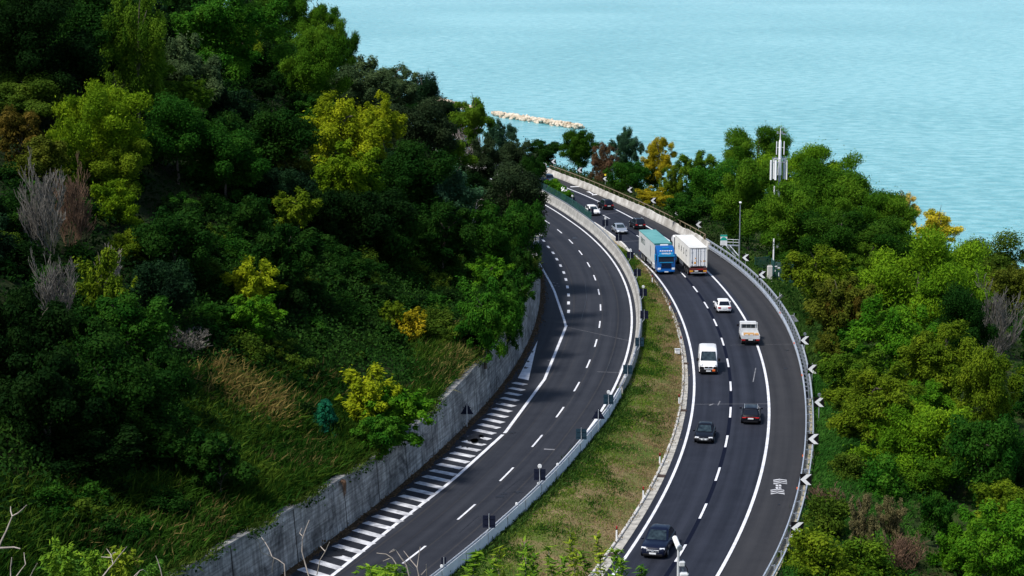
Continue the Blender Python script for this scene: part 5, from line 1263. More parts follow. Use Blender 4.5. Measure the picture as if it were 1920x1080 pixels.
TL = [l.split('|') for l in '''
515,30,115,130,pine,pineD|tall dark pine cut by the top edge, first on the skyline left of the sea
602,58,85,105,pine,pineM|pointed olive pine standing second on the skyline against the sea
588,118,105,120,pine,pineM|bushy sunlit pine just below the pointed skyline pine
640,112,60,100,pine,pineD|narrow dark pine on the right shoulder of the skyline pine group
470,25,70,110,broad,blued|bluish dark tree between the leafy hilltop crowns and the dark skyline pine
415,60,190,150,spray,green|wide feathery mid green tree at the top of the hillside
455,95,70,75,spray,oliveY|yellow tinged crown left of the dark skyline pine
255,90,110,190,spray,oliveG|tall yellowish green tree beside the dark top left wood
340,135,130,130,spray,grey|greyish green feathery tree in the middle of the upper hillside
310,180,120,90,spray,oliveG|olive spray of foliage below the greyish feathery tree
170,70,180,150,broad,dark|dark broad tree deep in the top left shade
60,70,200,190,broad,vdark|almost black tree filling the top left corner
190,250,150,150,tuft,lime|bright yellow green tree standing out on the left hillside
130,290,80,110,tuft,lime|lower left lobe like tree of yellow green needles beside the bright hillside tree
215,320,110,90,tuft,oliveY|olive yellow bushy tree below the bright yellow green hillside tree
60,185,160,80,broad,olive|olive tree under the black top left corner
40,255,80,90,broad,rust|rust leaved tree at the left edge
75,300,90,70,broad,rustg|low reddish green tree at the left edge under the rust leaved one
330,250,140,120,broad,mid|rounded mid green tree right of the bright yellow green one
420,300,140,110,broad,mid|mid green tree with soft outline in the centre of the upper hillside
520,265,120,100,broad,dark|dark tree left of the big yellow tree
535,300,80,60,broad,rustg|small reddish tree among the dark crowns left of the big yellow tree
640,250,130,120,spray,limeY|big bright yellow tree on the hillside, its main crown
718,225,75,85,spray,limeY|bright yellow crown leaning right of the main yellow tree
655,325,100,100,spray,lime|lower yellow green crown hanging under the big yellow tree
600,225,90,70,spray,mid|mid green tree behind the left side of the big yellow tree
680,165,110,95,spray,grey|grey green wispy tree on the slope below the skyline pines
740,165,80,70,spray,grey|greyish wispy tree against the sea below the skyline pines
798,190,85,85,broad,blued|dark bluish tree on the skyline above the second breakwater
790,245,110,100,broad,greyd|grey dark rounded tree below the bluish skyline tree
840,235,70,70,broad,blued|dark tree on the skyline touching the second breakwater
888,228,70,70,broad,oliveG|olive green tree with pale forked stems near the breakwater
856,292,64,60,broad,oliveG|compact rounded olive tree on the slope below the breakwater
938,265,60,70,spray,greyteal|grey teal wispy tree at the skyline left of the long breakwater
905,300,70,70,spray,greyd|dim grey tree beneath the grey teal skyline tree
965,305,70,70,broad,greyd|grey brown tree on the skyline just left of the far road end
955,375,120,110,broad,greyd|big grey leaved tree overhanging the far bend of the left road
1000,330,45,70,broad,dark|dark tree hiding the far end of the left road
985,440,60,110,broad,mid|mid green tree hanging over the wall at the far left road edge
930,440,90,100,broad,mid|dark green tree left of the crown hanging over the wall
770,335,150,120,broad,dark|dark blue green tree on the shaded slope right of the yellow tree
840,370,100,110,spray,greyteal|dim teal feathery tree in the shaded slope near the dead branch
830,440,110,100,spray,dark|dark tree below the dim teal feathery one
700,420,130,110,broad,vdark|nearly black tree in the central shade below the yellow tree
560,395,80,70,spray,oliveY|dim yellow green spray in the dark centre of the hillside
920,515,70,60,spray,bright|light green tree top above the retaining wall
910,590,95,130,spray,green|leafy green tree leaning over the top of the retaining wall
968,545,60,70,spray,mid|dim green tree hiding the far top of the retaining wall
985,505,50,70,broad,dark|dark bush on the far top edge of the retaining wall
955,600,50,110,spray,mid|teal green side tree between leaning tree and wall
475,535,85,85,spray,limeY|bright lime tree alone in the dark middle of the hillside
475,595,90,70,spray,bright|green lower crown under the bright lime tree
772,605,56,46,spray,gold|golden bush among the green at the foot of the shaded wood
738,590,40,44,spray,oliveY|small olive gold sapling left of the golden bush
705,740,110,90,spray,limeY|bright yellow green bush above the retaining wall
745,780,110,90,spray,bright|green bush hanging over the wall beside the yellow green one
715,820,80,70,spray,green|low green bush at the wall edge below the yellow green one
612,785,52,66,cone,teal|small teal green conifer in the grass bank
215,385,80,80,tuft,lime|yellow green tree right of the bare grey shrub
235,470,70,60,tuft,oliveY|small olive tree beneath the yellow green one beside bare shrubs
195,530,80,110,spray,oliveY|olive shrub with pale tips beside the bare grey thicket
240,620,140,120,broad,mid|bushy green tree below the olive tipped shrub
200,730,200,170,broad,dark|large dark tree mass at the lower left
90,760,170,170,broad,vdark|black shaded tree at the lower left edge
60,640,130,150,broad,vdark|black tree behind the lower bare grey shrub at the left edge
150,645,110,110,broad,dark|dark tree between the black edge tree and the olive tipped shrub
285,800,110,90,broad,dark|dark bush below the golden grass edge
165,850,170,90,broad,vdark|wide black bush under the large dark tree mass
412,868,115,100,broad,dark|round dark bush on the grass bank near the wall
300,720,90,110,broad,dark|dark bushy tree at the edge of the golden grass
'''.strip().splitlines()]
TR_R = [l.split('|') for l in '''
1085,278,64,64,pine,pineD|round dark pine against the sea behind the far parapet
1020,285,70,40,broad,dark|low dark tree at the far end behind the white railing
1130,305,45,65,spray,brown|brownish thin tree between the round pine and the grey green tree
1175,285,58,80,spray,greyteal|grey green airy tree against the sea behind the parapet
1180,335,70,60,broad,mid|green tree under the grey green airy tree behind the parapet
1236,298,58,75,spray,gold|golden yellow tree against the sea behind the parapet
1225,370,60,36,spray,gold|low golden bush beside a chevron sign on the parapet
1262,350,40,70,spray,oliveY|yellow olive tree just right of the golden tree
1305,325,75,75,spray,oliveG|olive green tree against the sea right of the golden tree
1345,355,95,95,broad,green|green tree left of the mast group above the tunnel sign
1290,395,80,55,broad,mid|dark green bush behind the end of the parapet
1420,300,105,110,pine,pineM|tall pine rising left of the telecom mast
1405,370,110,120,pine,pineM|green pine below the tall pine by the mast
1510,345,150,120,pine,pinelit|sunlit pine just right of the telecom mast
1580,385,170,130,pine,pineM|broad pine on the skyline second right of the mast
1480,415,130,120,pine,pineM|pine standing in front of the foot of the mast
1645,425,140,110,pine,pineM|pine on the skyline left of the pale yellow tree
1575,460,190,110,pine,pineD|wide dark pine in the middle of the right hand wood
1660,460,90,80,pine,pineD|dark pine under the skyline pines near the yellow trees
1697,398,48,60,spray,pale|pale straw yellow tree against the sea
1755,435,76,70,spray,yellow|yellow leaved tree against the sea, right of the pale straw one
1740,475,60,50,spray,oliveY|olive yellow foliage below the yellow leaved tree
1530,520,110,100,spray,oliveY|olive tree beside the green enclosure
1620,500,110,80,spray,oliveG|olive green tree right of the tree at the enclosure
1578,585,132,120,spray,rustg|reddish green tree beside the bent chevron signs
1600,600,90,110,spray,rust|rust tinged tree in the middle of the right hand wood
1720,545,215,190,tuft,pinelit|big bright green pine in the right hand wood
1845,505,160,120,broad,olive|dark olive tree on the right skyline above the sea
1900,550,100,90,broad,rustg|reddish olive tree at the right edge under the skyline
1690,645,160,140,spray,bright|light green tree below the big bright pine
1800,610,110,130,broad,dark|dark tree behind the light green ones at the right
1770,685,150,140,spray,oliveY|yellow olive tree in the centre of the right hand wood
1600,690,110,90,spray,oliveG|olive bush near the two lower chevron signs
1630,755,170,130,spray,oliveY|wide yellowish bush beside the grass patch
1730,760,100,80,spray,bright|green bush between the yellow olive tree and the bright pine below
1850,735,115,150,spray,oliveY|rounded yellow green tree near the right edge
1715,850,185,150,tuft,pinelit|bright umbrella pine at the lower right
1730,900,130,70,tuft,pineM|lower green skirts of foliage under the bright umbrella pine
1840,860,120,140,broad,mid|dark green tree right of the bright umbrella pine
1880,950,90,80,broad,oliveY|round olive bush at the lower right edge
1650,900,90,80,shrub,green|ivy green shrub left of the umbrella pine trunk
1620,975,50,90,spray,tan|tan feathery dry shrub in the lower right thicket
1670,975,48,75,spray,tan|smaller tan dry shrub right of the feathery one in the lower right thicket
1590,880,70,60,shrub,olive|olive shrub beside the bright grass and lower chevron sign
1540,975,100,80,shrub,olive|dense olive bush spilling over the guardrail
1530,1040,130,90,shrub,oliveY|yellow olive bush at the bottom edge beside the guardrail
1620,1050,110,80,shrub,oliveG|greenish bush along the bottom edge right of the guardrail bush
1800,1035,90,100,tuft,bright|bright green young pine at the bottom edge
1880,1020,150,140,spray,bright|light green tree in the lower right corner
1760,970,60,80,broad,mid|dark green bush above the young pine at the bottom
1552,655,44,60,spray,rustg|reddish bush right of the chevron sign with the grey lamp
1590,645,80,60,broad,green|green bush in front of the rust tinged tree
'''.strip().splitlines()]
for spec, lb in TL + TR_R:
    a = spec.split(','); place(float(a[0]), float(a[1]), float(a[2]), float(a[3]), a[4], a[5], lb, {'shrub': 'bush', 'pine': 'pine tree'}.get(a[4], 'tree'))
for cx, cy, w, h, c, lb in [(80,400,90,160,'grey','tall bare grey twiggy shrub at the left of the hillside'),(135,395,70,140,'rust','bare reddish twiggy shrub right of the tall bare grey one'),(100,545,85,120,'grey','lower bare grey shrub on the dark left hillside'),(205,500,40,70,'pale','pale dead twigs in the olive tipped shrub'),(350,640,90,40,'grey','bare grey brushwood lying in the dark grass bank'),
                           (1870,605,80,130,'grey','bare grey shrub in the shade at the right edge'),(1555,935,70,45,'rust','mauve brown bare bush behind the near guardrail'),(1690,1035,85,70,'rust','rust red bare bush at the bottom of the right hand thicket'),(1670,735,60,50,'rust','brown dry bush in the middle of the right hand thicket'),(1135,320,40,60,'grey','bare grey twigs below the brownish tree behind the parapet'),(880,260,50,80,'pale','pale forked stems under the olive skyline tree')]:
    place(cx, cy, w, h, 'bare', c, lb, 'bare shrub')
# pale dead tree leaning out of the shaded slope
def from_pixels(pts, depth, rads, mb, jig=.0):
    P = []
    for i, (px, py) in enumerate(pts):
        d = ray(px, py); t = depth + jig * math.sin(i * 2.1 + px); P.append(Vector((t * d[0], t * d[1], HC + t * d[2])))
    mb.tube(P, rads, 6); return P
base = hit(868, 462); dep = project(base)[2] - 2.5
t = empty('dead_tree', base, 0, 'pale dead leafless tree with two side limbs on the shaded slope near the left road', 'dead tree')
mb = MB(); from_pixels([(868,470),(872,450),(884,425),(891,395),(896,370),(901,350)], dep, [.14, .12, .10, .07, .045, .015], mb)
o = mb.build('trunk', 'palebark', smooth=True); adopt(o, t)
for pts in ([(886,424),(896,407),(908,404),(914,408)], [(878,440),(890,428),(904,425),(915,431)], [(892,392),(899,385),(909,384)], [(897,376),(903,373),(907,375)]):
    mb = MB(); from_pixels(pts, dep, [.06, .045, .03, .012], mb) if len(pts) == 4 else from_pixels(pts, dep, [.04, .028, .01], mb)
    adopt(mb.build('limb', 'palebark', smooth=True), t)
for px, py, rw, rh, lb in ((1036,356,1.3,1.1,'green bush behind the mesh fence below the slate blue SUV'),(1050,366,1.4,1.1,'green bush in the median behind the middle of the mesh fence'),(1062,376,1.1,.9,'green bush behind the mesh fence beside the lamp topped sign back')):
    g = ground(px, py); make_tree((g[0], g[1], 0), rw, rh, .9, 'shrub', C_['bright'], int(px), lb, 'bush')
g = ground(1058, 372); t = empty('white_blossom', (g[0], g[1], .2), 0, 'cluster of white blossoms on the median bush behind the mesh fence', 'flowers')
mb = MB(); r = random.Random(9)
for k in range(26): mb.disc((r.uniform(-.5, .5), r.uniform(-1.2, .8), 1.3 + r.uniform(-.3, .5)), (r.uniform(-.5, .5), -.6, .7), r.uniform(.06, .13), 6, .02)
mb.build('petals', 'signwhite', t); MB().tube([(0, 0, -.2), (.05, 0, .8), (0, -.2, 1.5)], .02, 5).build('stem', 'bark', t)
# dead plant hanging on the wall
Yh = 147; t = empty('dead_plant', (wallx(149.5) - .25, 149.5, zL(149.5) + wall_h(149.5) - .2), 0, 'dry reddish brown plant hanging down the top of the retaining wall', 'dead plant')
mb = MB(); r = random.Random(5)
for k in range(60):
    a = Vector((r.uniform(-.1, .1), r.uniform(-.3, .3), .25)); e = Vector((r.uniform(.1, .4), a.y + r.uniform(-.35, .35), r.uniform(-1.3, -.3))); mb.tube([a, a.lerp(e, .4) + Vector((.22, 0, .1)), e], [.02, .015, .006], 3, cap=False)
mb.build('stalks', 'rusttwig', t)

for (px, py), *_ in chev: FOOT.append((px, py + 8, 16, 26, 2000))
for q in ((1357,455,14,26),(1387,430,6,60),(1450,480,24,50),(1462,300,26,62)): FOOT.append((*q, 330))
# ------------------------------------------------------------------ filler trees of the shaded wood and of the seaward wood
def clear(px, py, r, dep):
    for fx, fy, rx, ry, fd in FOOT:
        if dep < fd + 1 and abs(px - fx) < rx * .85 + r * .75 and abs(py - fy) < ry * .85 + r * .75: return False
    return True
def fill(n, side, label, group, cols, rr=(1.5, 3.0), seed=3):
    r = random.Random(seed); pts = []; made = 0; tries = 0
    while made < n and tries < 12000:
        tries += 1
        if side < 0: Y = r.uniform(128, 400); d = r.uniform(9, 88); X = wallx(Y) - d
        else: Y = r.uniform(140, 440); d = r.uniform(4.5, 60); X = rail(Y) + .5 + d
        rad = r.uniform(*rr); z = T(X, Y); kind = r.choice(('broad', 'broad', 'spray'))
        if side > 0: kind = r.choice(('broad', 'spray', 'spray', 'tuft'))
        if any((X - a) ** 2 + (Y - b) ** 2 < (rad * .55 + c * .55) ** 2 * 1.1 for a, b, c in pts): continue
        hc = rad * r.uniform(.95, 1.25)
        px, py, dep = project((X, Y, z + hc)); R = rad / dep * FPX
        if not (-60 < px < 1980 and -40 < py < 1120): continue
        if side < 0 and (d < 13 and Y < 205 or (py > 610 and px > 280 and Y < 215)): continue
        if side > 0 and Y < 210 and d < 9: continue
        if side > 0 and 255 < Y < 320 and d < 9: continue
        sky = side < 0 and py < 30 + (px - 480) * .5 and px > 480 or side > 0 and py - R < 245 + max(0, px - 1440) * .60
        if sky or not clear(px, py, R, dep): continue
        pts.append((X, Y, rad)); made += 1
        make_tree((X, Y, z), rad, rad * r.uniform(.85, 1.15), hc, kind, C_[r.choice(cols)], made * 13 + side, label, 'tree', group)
    print('filler', side, made, tries)
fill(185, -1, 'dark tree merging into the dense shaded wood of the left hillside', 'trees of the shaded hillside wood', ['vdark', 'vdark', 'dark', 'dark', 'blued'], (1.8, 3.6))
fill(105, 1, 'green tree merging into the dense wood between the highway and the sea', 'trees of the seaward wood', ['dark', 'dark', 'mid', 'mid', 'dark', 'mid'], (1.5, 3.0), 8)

def fill_bushes(n, label, group, seed):
    r = random.Random(seed); made = 0; tries = 0; pts = []
    while made < n and tries < 20000:
        tries += 1
        Y = r.uniform(124, 300); d = r.uniform(2.5, 78); X = wallx(Y) - d; z = T(X, Y); rad = r.uniform(.8, 1.7)
        px, py, dep = project((X, Y, z + .4 * rad)); R = rad / dep * FPX
        if not (-240 < px < 1000 and 330 < py < 1010): continue
        if py > 640 and (py > 700 or px > 640) and px > 320:
            if r.random() > .5 or 400 < px < 560 and 690 < py < 790 or d < 3.5: continue
            rad *= .62
        if any((X - a) ** 2 + (Y - b) ** 2 < (rad * .6 + c * .6) ** 2 for a, b, c in pts): continue
        if not clear(px, py, R * .8, dep): continue
        pts.append((X, Y, rad)); made += 1
        make_tree((X, Y, z), rad * 1.25, rad * .85, rad * .45, r.choice(('shrub', 'shrub', 'broad')), C_[r.choice(('dark', 'dark', 'vdark', 'mid', 'dark', 'olive'))], made * 11, label, 'bush', group, name='bush')
fill_bushes(285, 'low dark bush merging into the green undergrowth of the left bank', 'bushes of the left bank undergrowth', 77)
# ------------------------------------------------------------------ ground cover
def scatter(name, n, pick, leaf, hgt, m, col, up=.6, clump=1, kind='leaf'):
    V = []; tn = []
    P = []; 
    while len(P) < n:
        q = pick()
        if q is not None: P.append(q)
    P = np.array(P)                                     # x, y, z, size, tint
    k = clump; r = RNG
    C = np.repeat(P[:, :3], k, 0); sz = np.repeat(P[:, 3], k); ti = np.repeat(P[:, 4], k)
    N_ = len(C)
    if kind == 'leaf':
        C = C + r.normal(scale=1, size=(N_, 3)) * sz[:, None] * np.array([.55, .55, .28]) + np.array([0, 0, 1]) * (hgt * sz)[:, None] * r.random((N_, 1))
        Nn = unit(r.normal(size=(N_, 3)) * .8 + np.array([.1, -.2, up])); Tt = r.normal(size=(N_, 3)); ln = leaf * r.uniform(.6, 1.5, N_); Q = leaf_quads(C, Nn, Tt, ln, ln * .6)
    else:                                               # blades of grass: thin leaning rhombi rooted in the ground
        C = C + r.normal(scale=1, size=(N_, 3)) * np.array([.35, .35, 0]) * sz[:, None]
        lean = unit(r.normal(size=(N_, 3)) * .45 + np.array([.18, -.22, 1.0])); h = hgt * sz * r.uniform(.5, 1.3, N_)
        side = unit(np.cross(lean, r.normal(size=(N_, 3)))) * (leaf * r.uniform(.6, 1.4, N_))[:, None] * .5
        tip = C + lean * h[:, None] + np.array([.25, -.12, -.25]) * h[:, None] * r.random((N_, 1)); mid = C + lean * (h * .5)[:, None]
        Q = np.stack([C - np.array([0, 0, .05]), mid + side, tip, mid - side], 1)
    t = np.clip(ti * .6 + r.random(N_) * .4, 0, 1)
    me = quads_mesh(name, Q, t, m); o = bpy.data.objects.new(name, me); COL.objects.link(o); o.color = (*col, 1); o['kind'] = 'stuff'; return o
rs = random.Random(21)
def on_hill(dmin, dmax, y0, y1, cond=None, s=(.7, 1.3), pw=1.15):
    def f():
        Y = rs.uniform(y0, y1); d = dmin + (dmax - dmin) * rs.random() ** pw; X = wallx(Y) - .8 - d
        if cond and not cond(d, Y, X): return None
        return (X, Y, T(X, Y), rs.uniform(*s), vnoise(d / 5, Y / 5, 31))
    return f
def on_slope(emin, emax, y0, y1, cond=None, s=(.7, 1.3)):
    def f():
        Y = rs.uniform(y0, y1); e = emin + (emax - emin) * rs.random() ** 1.2; X = rail(Y) + .9 + e
        if cond and not cond(e, Y): return None
        return (X, Y, T(X, Y), rs.uniform(*s), vnoise(e / 4, Y / 4, 33))
    return f
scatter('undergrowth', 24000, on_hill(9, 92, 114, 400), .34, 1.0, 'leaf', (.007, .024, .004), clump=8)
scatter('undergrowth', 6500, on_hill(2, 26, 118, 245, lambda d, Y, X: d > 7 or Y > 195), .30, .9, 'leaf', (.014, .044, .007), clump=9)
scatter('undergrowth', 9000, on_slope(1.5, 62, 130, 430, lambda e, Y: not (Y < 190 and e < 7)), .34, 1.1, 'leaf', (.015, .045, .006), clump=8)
gold = lambda d, Y, X: (vnoise(d / 4, Y / 6, 41) > .52)
def band(d, Y, X):
    px, py, _ = project((X, Y, T(X, Y)))
    return d < 2.2 + 2 * vnoise(Y / 3, 1, 8) or py > 895 + 30 * vnoise(px / 60, 3, 5) or (330 < px < 640 and py > 700) or (560 < px < 720 and py > 800) or (770 < px < 920 and 630 < py < 720)
def not_band(d, Y, X): return not band(d, Y, X)
scatter('bank_cover', 7000, on_hill(1.5, 24, 120, 240, not_band), .26, .9, 'leaf', (.020, .062, .008), clump=11)
scatter('tall_grass', 8000, on_hill(.5, 19, 116, 215, band), .10, 1.0, 'blade', (.024, .068, .007), clump=9, kind='blade')
scatter('tall_grass', 2600, on_hill(.5, 19, 118, 205, lambda d, Y, X: band(d, Y, X) and not gold(d, Y, X)), .10, 1.15, 'blade', (.055, .100, .010), clump=8, kind='blade')
scatter('tall_grass', 420, on_hill(.5, 14, 118, 205, lambda d, Y, X: band(d, Y, X) and gold(d, Y, X)), .08, 1.1, 'blade', (.17, .13, .045), clump=8, kind='blade')
def gold_patch(c, rx, ry):
    p = hit(*c)
    def f():
        a = rs.gauss(0, .45); b = rs.gauss(0, .45); X, Y = p.x + a * rx, p.y + b * ry
        if X > wallx(Y) - 1.0: return None
        return (X, Y, T(X, Y), rs.uniform(.8, 1.3), rs.random())
    return f
scatter('golden_grass', 520, gold_patch((465, 745), 3.6, 4.2), .09, 1.25, 'blade', (.24, .18, .055), clump=9, kind='blade')
scatter('golden_grass', 500, gold_patch((850, 672), 3, 11), .08, .9, 'blade', (.26, .22, .07), clump=9, kind='blade')
scatter('verge_grass', 4200, on_slope(.2, 9, 140, 212), .08, .55, 'blade', (.045, .14, .018), clump=9, kind='blade')
scatter('verge_grass', 2500, on_slope(.3, 5, 212, 300), .09, .6, 'blade', (.06, .12, .02), clump=7, kind='blade')
def on_median():
    Y = rs.uniform(118, 300); b = bar_o(Y) + .05; k = kerbx(Y) - .15
    s = rs.random(); X = lerp(b, k, s)
    n = vnoise(X / 2.2, Y / 4, 51) * .65 + .35 * vnoise(X / .8, Y / 1.4, 52)
    if rs.random() > 1.38 - s * 1.42 - (n < .42) * .5: return None
    return (X, Y, T(X, Y), rs.uniform(.5, 1.2), n)
scatter('median_grass', 7000, on_median, .06, .24, 'blade', (.115, .185, .020), clump=8, kind='blade')
def on_median_dry():
    Y = rs.uniform(118, 292); b = bar_o(Y) + .05; k = kerbx(Y) - .15; s = rs.random() ** .45; X = lerp(b, k, s)
    return (X, Y, T(X, Y), rs.uniform(.4, 1.1), vnoise(X / .9, Y / 1.6, 54))
def on_median_dark():
    q = on_median()
    return q if q and vnoise(q[0] / 1.7, q[1] / 3.2, 57) > .58 else None
scatter('median_grass', 2200, on_median_dark, .07, .34, 'blade', (.030, .085, .010), clump=9, kind='blade')
scatter('median_dry_grass', 8000, on_median_dry, .06, .20, 'blade', (.27, .195, .095), clump=7, kind='blade')
def on_edge():
    Y = rs.uniform(118, 200); X = bar_o(Y) + rs.uniform(.05, .5)
    return (X, Y, T(X, Y), rs.uniform(.7, 1.4), rs.random())
scatter('median_weeds', 900, on_edge, .10, .42, 'blade', (.05, .10, .018), clump=8, kind='blade')
def on_wallfoot():
    Y = rs.uniform(118, 285); return (wallx(Y) + rs.uniform(0, .5), Y, zL(Y) + .03, rs.uniform(.3, .8), rs.random())
scatter('fallen_leaves', 2600, on_wallfoot, .16, .12, 'leaf', (.13, .085, .05), clump=2)
def on_wall_top():
    Y = rs.uniform(118, 245); n = vnoise(Y / 4, 2, 71)
    if n < .38: return None
    return (wallx(Y) - rs.uniform(.25, 1.1), Y, zL(Y) + wall_h(Y) + .12, rs.uniform(.5, 1.1), rs.random())
scatter('wall_top_grass', 900, on_wall_top, .08, .8, 'blade', (.060, .095, .014), clump=8, kind='blade')
scatter('wall_top_ivy', 420, lambda: (lambda q: q and (q[0] + .25, q[1], q[2] - rs.uniform(-.1, .5), .7, rs.random()))(on_wall_top()), .22, .3, 'leaf', (.022, .060, .008), clump=8)
def on_parapet():
    Y = rs.uniform(300, 400); return (rail(Y) + rs.uniform(1.6, 3.4), Y, rs.uniform(-.6, .9), rs.uniform(.5, .9), vnoise(Y / 3, 1, 6))
scatter('parapet_scrub', 1800, on_parapet, .30, .6, 'leaf', (.040, .065, .018), clump=8)

# ------------------------------------------------------------------ the near bank below the camera, its shoots and dead branches
vs = []; fs = []; nx = 40; xs = np.linspace(-46, 46, nx); ysb = np.linspace(-6, 112, 50)
for y in ysb:
    for x in xs: vs.append((x, y, bank_z(x, y)))
for i in range(len(ysb) - 1):
    for k in range(nx - 1): fs.append((i * nx + k, i * nx + k + 1, (i + 1) * nx + k + 1, (i + 1) * nx + k))
o = MB().add(vs, fs).build('near_bank', 'slope', smooth=True); o['kind'] = 'structure'
def shoot_meshes(seed, n, hgt, llen):
    """stem tube and lance shaped leaves of a young shoot; origin at the root"""
    r = np.random.default_rng(seed); mb = MB(); P = [Vector((.06 * math.sin(k * .8 + seed), .05 * math.sin(k + seed * 2), hgt * k / 8)) for k in range(9)]
    mb.tube(P, [.014 - .0012 * k for k in range(9)], 5); o = mb.build('stem', 'palebark'); st = o.data; bpy.data.objects.remove(o)
    u = r.uniform(.25, 1, n) ** .8; a = r.uniform(0, 6.28, n); z = u * hgt
    base = np.stack([.06 * np.sin(u * 8 * .8 + seed), .05 * np.sin(u * 8 + seed * 2), z], 1)
    out = np.stack([np.cos(a), np.sin(a), r.uniform(.1, 1.5, n)], 1); rad = (.17 * (1.1 - u) + .03) * r.uniform(.2, 1.5, n)
    C = base + out * rad[:, None]; Nn = unit(np.array([0, -.5, .8]) + .6 * r.normal(size=(n, 3))); ln = llen * r.uniform(.6, 1.4, n)
    Q = leaf_quads(C, Nn, out + .3 * r.normal(size=(n, 3)), ln, ln * .24)
    return st, quads_mesh('leaves', Q, r.random(n), 'leaf')
SH = [shoot_meshes(s, 260, 4.0, .155) for s in range(4)]
def shoot(px, py, depth, k, wide, label, col):
    d = ray(px, py); x, y = depth * d[0], depth * d[1]; z = HC + depth * d[2]; gz = bank_z(x, y)
    t = empty('leafy_shoot', (x, y, gz), 0, label, 'shoot', 'young leafy shoots in the foreground'); st, lf = SH[k % 4]; s = (z - gz) / 4.0
    a = bpy.data.objects.new('stem', st); b = bpy.data.objects.new('leaves', lf)
    for o in (a, b): COL.objects.link(o); o.parent = t; o.scale = (wide, wide, s); o.rotation_euler.z = k * 1.9
    b.color = (*col, 1); return t
G1 = (.13, .24, .018); G2 = (.20, .27, .02); G3 = (.07, .17, .02)
for i, (px, py, w, lb, c) in enumerate([(893,1040,1.5,'leafy shoot leftmost of the foreground row, beside the end of the white barrier',G1),(925,1052,1.4,'low leafy shoot second from the left in the foreground row',G1),(945,1028,1.3,'leafy shoot with pale tip over the median grass, third from the left',G2),(980,1018,1.3,'tall narrow leafy shoot fourth from the left in front of the median grass',G1),(1006,1042,1.4,'short bushy shoot right of the tall narrow one in the foreground',G1),(1035,1026,1.4,'broad leafy shoot in the middle of the foreground row',G1),(1058,1044,1.3,'short shoot left of the tallest foreground shoot',G1),(1072,996,1.2,'tallest foreground shoot with yellowish top',G2),(1096,1036,1.4,'leafy shoot right of the tallest one in the foreground',G1),(1122,1000,1.1,'slim yellowish shoot next to the delineator post in the foreground',G2),(1146,1030,1.3,'leafy shoot in front of the gutter at the bottom',G1),(1172,1046,1.3,'leafy shoot over the white edge line at the bottom, near the navy car',G1),(1198,1062,1.2,'rightmost low leafy shoot on the dark road below the navy car',G3),(690,1062,1.5,'low leafy shoot in front of the near end of the left road',G1),(735,1066,1.4,'leafy shoot among bare branches in front of the left road',G1),(760,1060,1.2,'small shoot right of the bare branches at the bottom',G3)]):
    shoot(px, py, 34 + (i * 37 % 9), i, w, lb, c)
# bright young shrubs at the lower left
def near_shrub(px, py, w, h, depth, col, lb, seed):
    d = ray(px, py); x, y, z = depth * d[0], depth * d[1], HC + depth * d[2]; gz = bank_z(x, y); rw, rh = w / 2 * depth / FPX, h / 2 * depth / FPX
    t = empty('young_shrub', (x, y, gz), 0, lb, 'shrub', 'bright young shrubs at the lower left')
    key = ('near', seed % 2)
    if key not in CR: CR[key] = crown_mesh('crown_near', 'spray', 900, .26, 900 + seed)
    o = bpy.data.objects.new('foliage', CR[key]); COL.objects.link(o); o.parent = t; o.location = (0, 0, z - gz); o.scale = (rw, rw, rh); o.rotation_euler.z = seed; o.color = (*col, 1)
    tr = bpy.data.objects.new('stem', TR[seed % 3]); COL.objects.link(tr); tr.parent = t; tr.scale = (.35, .35, max(.3, z - gz) * .6)
near_shrub(112, 1050, 62, 70, 40, G1, 'bright green pinnate shrub leftmost at the bottom left corner', 1)
near_shrub(125, 1075, 100, 60, 41, G3, 'darker green shrub under the bright pinnate one at the bottom left', 2)
near_shrub(180, 1060, 60, 60, 40, G1, 'bright green shrub in the middle of the bottom left group', 3)
near_shrub(228, 1055, 56, 60, 39, G2, 'yellow green shrub around the pale forked branches at the bottom left', 4)
near_shrub(290, 1072, 40, 40, 42, G3, 'small green shrub right of the bottom left group', 5)
near_shrub(715, 1082, 90, 46, 40, G1, 'low bright shrub at the bottom edge in front of the left road', 6)
def branch(lb, limbs, depth, rad):
    rad *= .66
    d0 = ray(*limbs[0][0]); root = Vector((depth * d0[0], depth * d0[1], bank_z(depth * d0[0], depth * d0[1])))
    t = empty('dead_branch', root, 0, lb, 'dead branch', 'pale dead branches in the foreground')
    for i, pts in enumerate(limbs):
        if i == 0:
            d = ray(*pts[0]); P0 = Vector((depth * d[0], depth * d[1], HC + depth * d[2])); mb = MB(); mb.tube([root, root.lerp(P0, .5) + Vector((.05, 0, 0)), P0], [rad * 1.3, rad * 1.15, rad], 6)
            n = len(pts); from_pixels(pts, depth, [rad * (1 - .6 * k / n) for k in range(n)], mb, .0); adopt(mb.build('stem', 'palebark', smooth=True), t)
        else:
            mb = MB(); n = len(pts); P = []
            for k, q in enumerate(pts):
                d = ray(*q); tt = depth + (.12 * k * (1 if i % 2 else -1)); P.append(Vector((tt * d[0], tt * d[1], HC + tt * d[2])))
            mb.tube(P, [rad * .7 * (1 - .65 * k / n) for k in range(n)], 5); adopt(mb.build('twig', 'palebark', smooth=True), t)
branch('pale forked dead branch at the left edge', [[(-6,1035),(2,1015),(12,995),(20,975),(23,968)], [(23,968),(20,958),(20,950)], [(23,968),(34,962),(42,955),(50,947)]], 36, .030)
branch('thick pale dead stub lying across the left edge', [[(-8,1028),(10,1027),(26,1026),(38,1029)]], 37, .034)
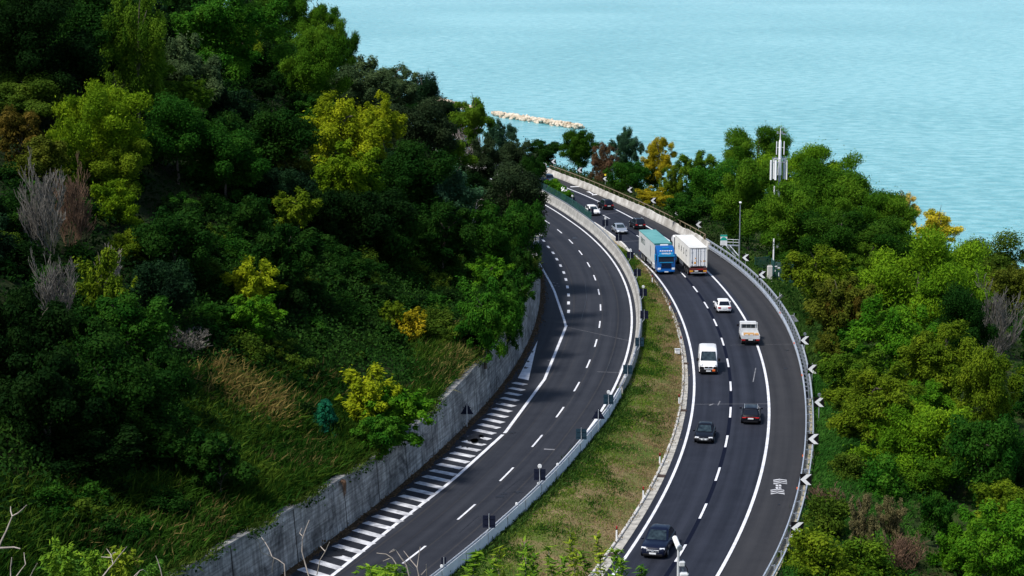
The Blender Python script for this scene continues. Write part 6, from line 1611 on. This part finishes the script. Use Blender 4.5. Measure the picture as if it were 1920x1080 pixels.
branch('thin pale dead twig standing left of the bottom left shrubs', [[(20,1082),(20,1062),(22,1046)], [(21,1060),(22,1050),(22,1045)]], 37, .018)
branch('pale crooked twig between the left edge and the bright pinnate shrub', [[(30,1082),(40,1068),(48,1058)], [(48,1058),(46,1048),(45,1036)], [(56,1082),(62,1070),(70,1056)]], 38, .020)
branch('pale antler shaped branch rising from the yellow green shrub', [[(192,1082),(205,1065),(212,1058)], [(212,1058),(208,1040),(200,1029)], [(212,1058),(222,1044),(234,1030),(238,1025)], [(209,1045),(202,1045),(190,1044)], [(210,1040),(214,1036),(217,1036)]], 38, .024)
branch('single pale twig right of the bottom left shrubs', [[(304,1082),(301,1068),(296,1052),(292,1042)]], 38, .018)
branch('tangled pale twigs at the bottom left beside the single twig', [[(250,1082),(262,1070),(268,1068)], [(268,1068),(276,1074),(280,1084)], [(262,1070),(258,1076),(254,1082)]], 38, .016)
branch('dark stemmed dead branch in front of the retaining wall', [[(535,1084),(533,1058),(522,1050),(510,1044)], [(510,1044),(505,1030),(496,1015),(490,1007)], [(510,1044),(500,1040),(490,1036),(486,1020),(482,1008)], [(514,1047),(511,1060),(510,1074)], [(496,1015),(492,1012),(486,1010)]], 40, .022)
branch('tall pale dead branch in front of the drain chute', [[(580,1084),(572,1056),(566,1034),(567,1010),(572,995),(580,975)], [(567,1005),(562,1000),(566,990)], [(594,1078),(600,1050),(610,1034),(618,1016)], [(610,1034),(604,1028),(601,1024)]], 40, .022)
branch('bare crooked branch over the left road, leftmost of its group', [[(744,1084),(742,1056),(735,1046),(724,1039),(706,1037)], [(735,1046),(728,1048),(718,1052)], [(742,1060),(735,1064),(725,1066)]], 40, .020)
branch('bare branch arching over the dash on the left road', [[(768,1084),(762,1060),(752,1046),(742,1031),(730,1036)], [(752,1046),(762,1054),(775,1066)], [(742,1031),(738,1030),(733,1033)]], 39, .020)
branch('upright bare branch rightmost over the left road', [[(786,1084),(782,1064),(785,1045),(788,1025)], [(782,1064),(770,1050),(757,1033)], [(800,1084),(800,1070),(799,1058)], [(790,1078),(797,1070),(800,1066)]], 39, .018)
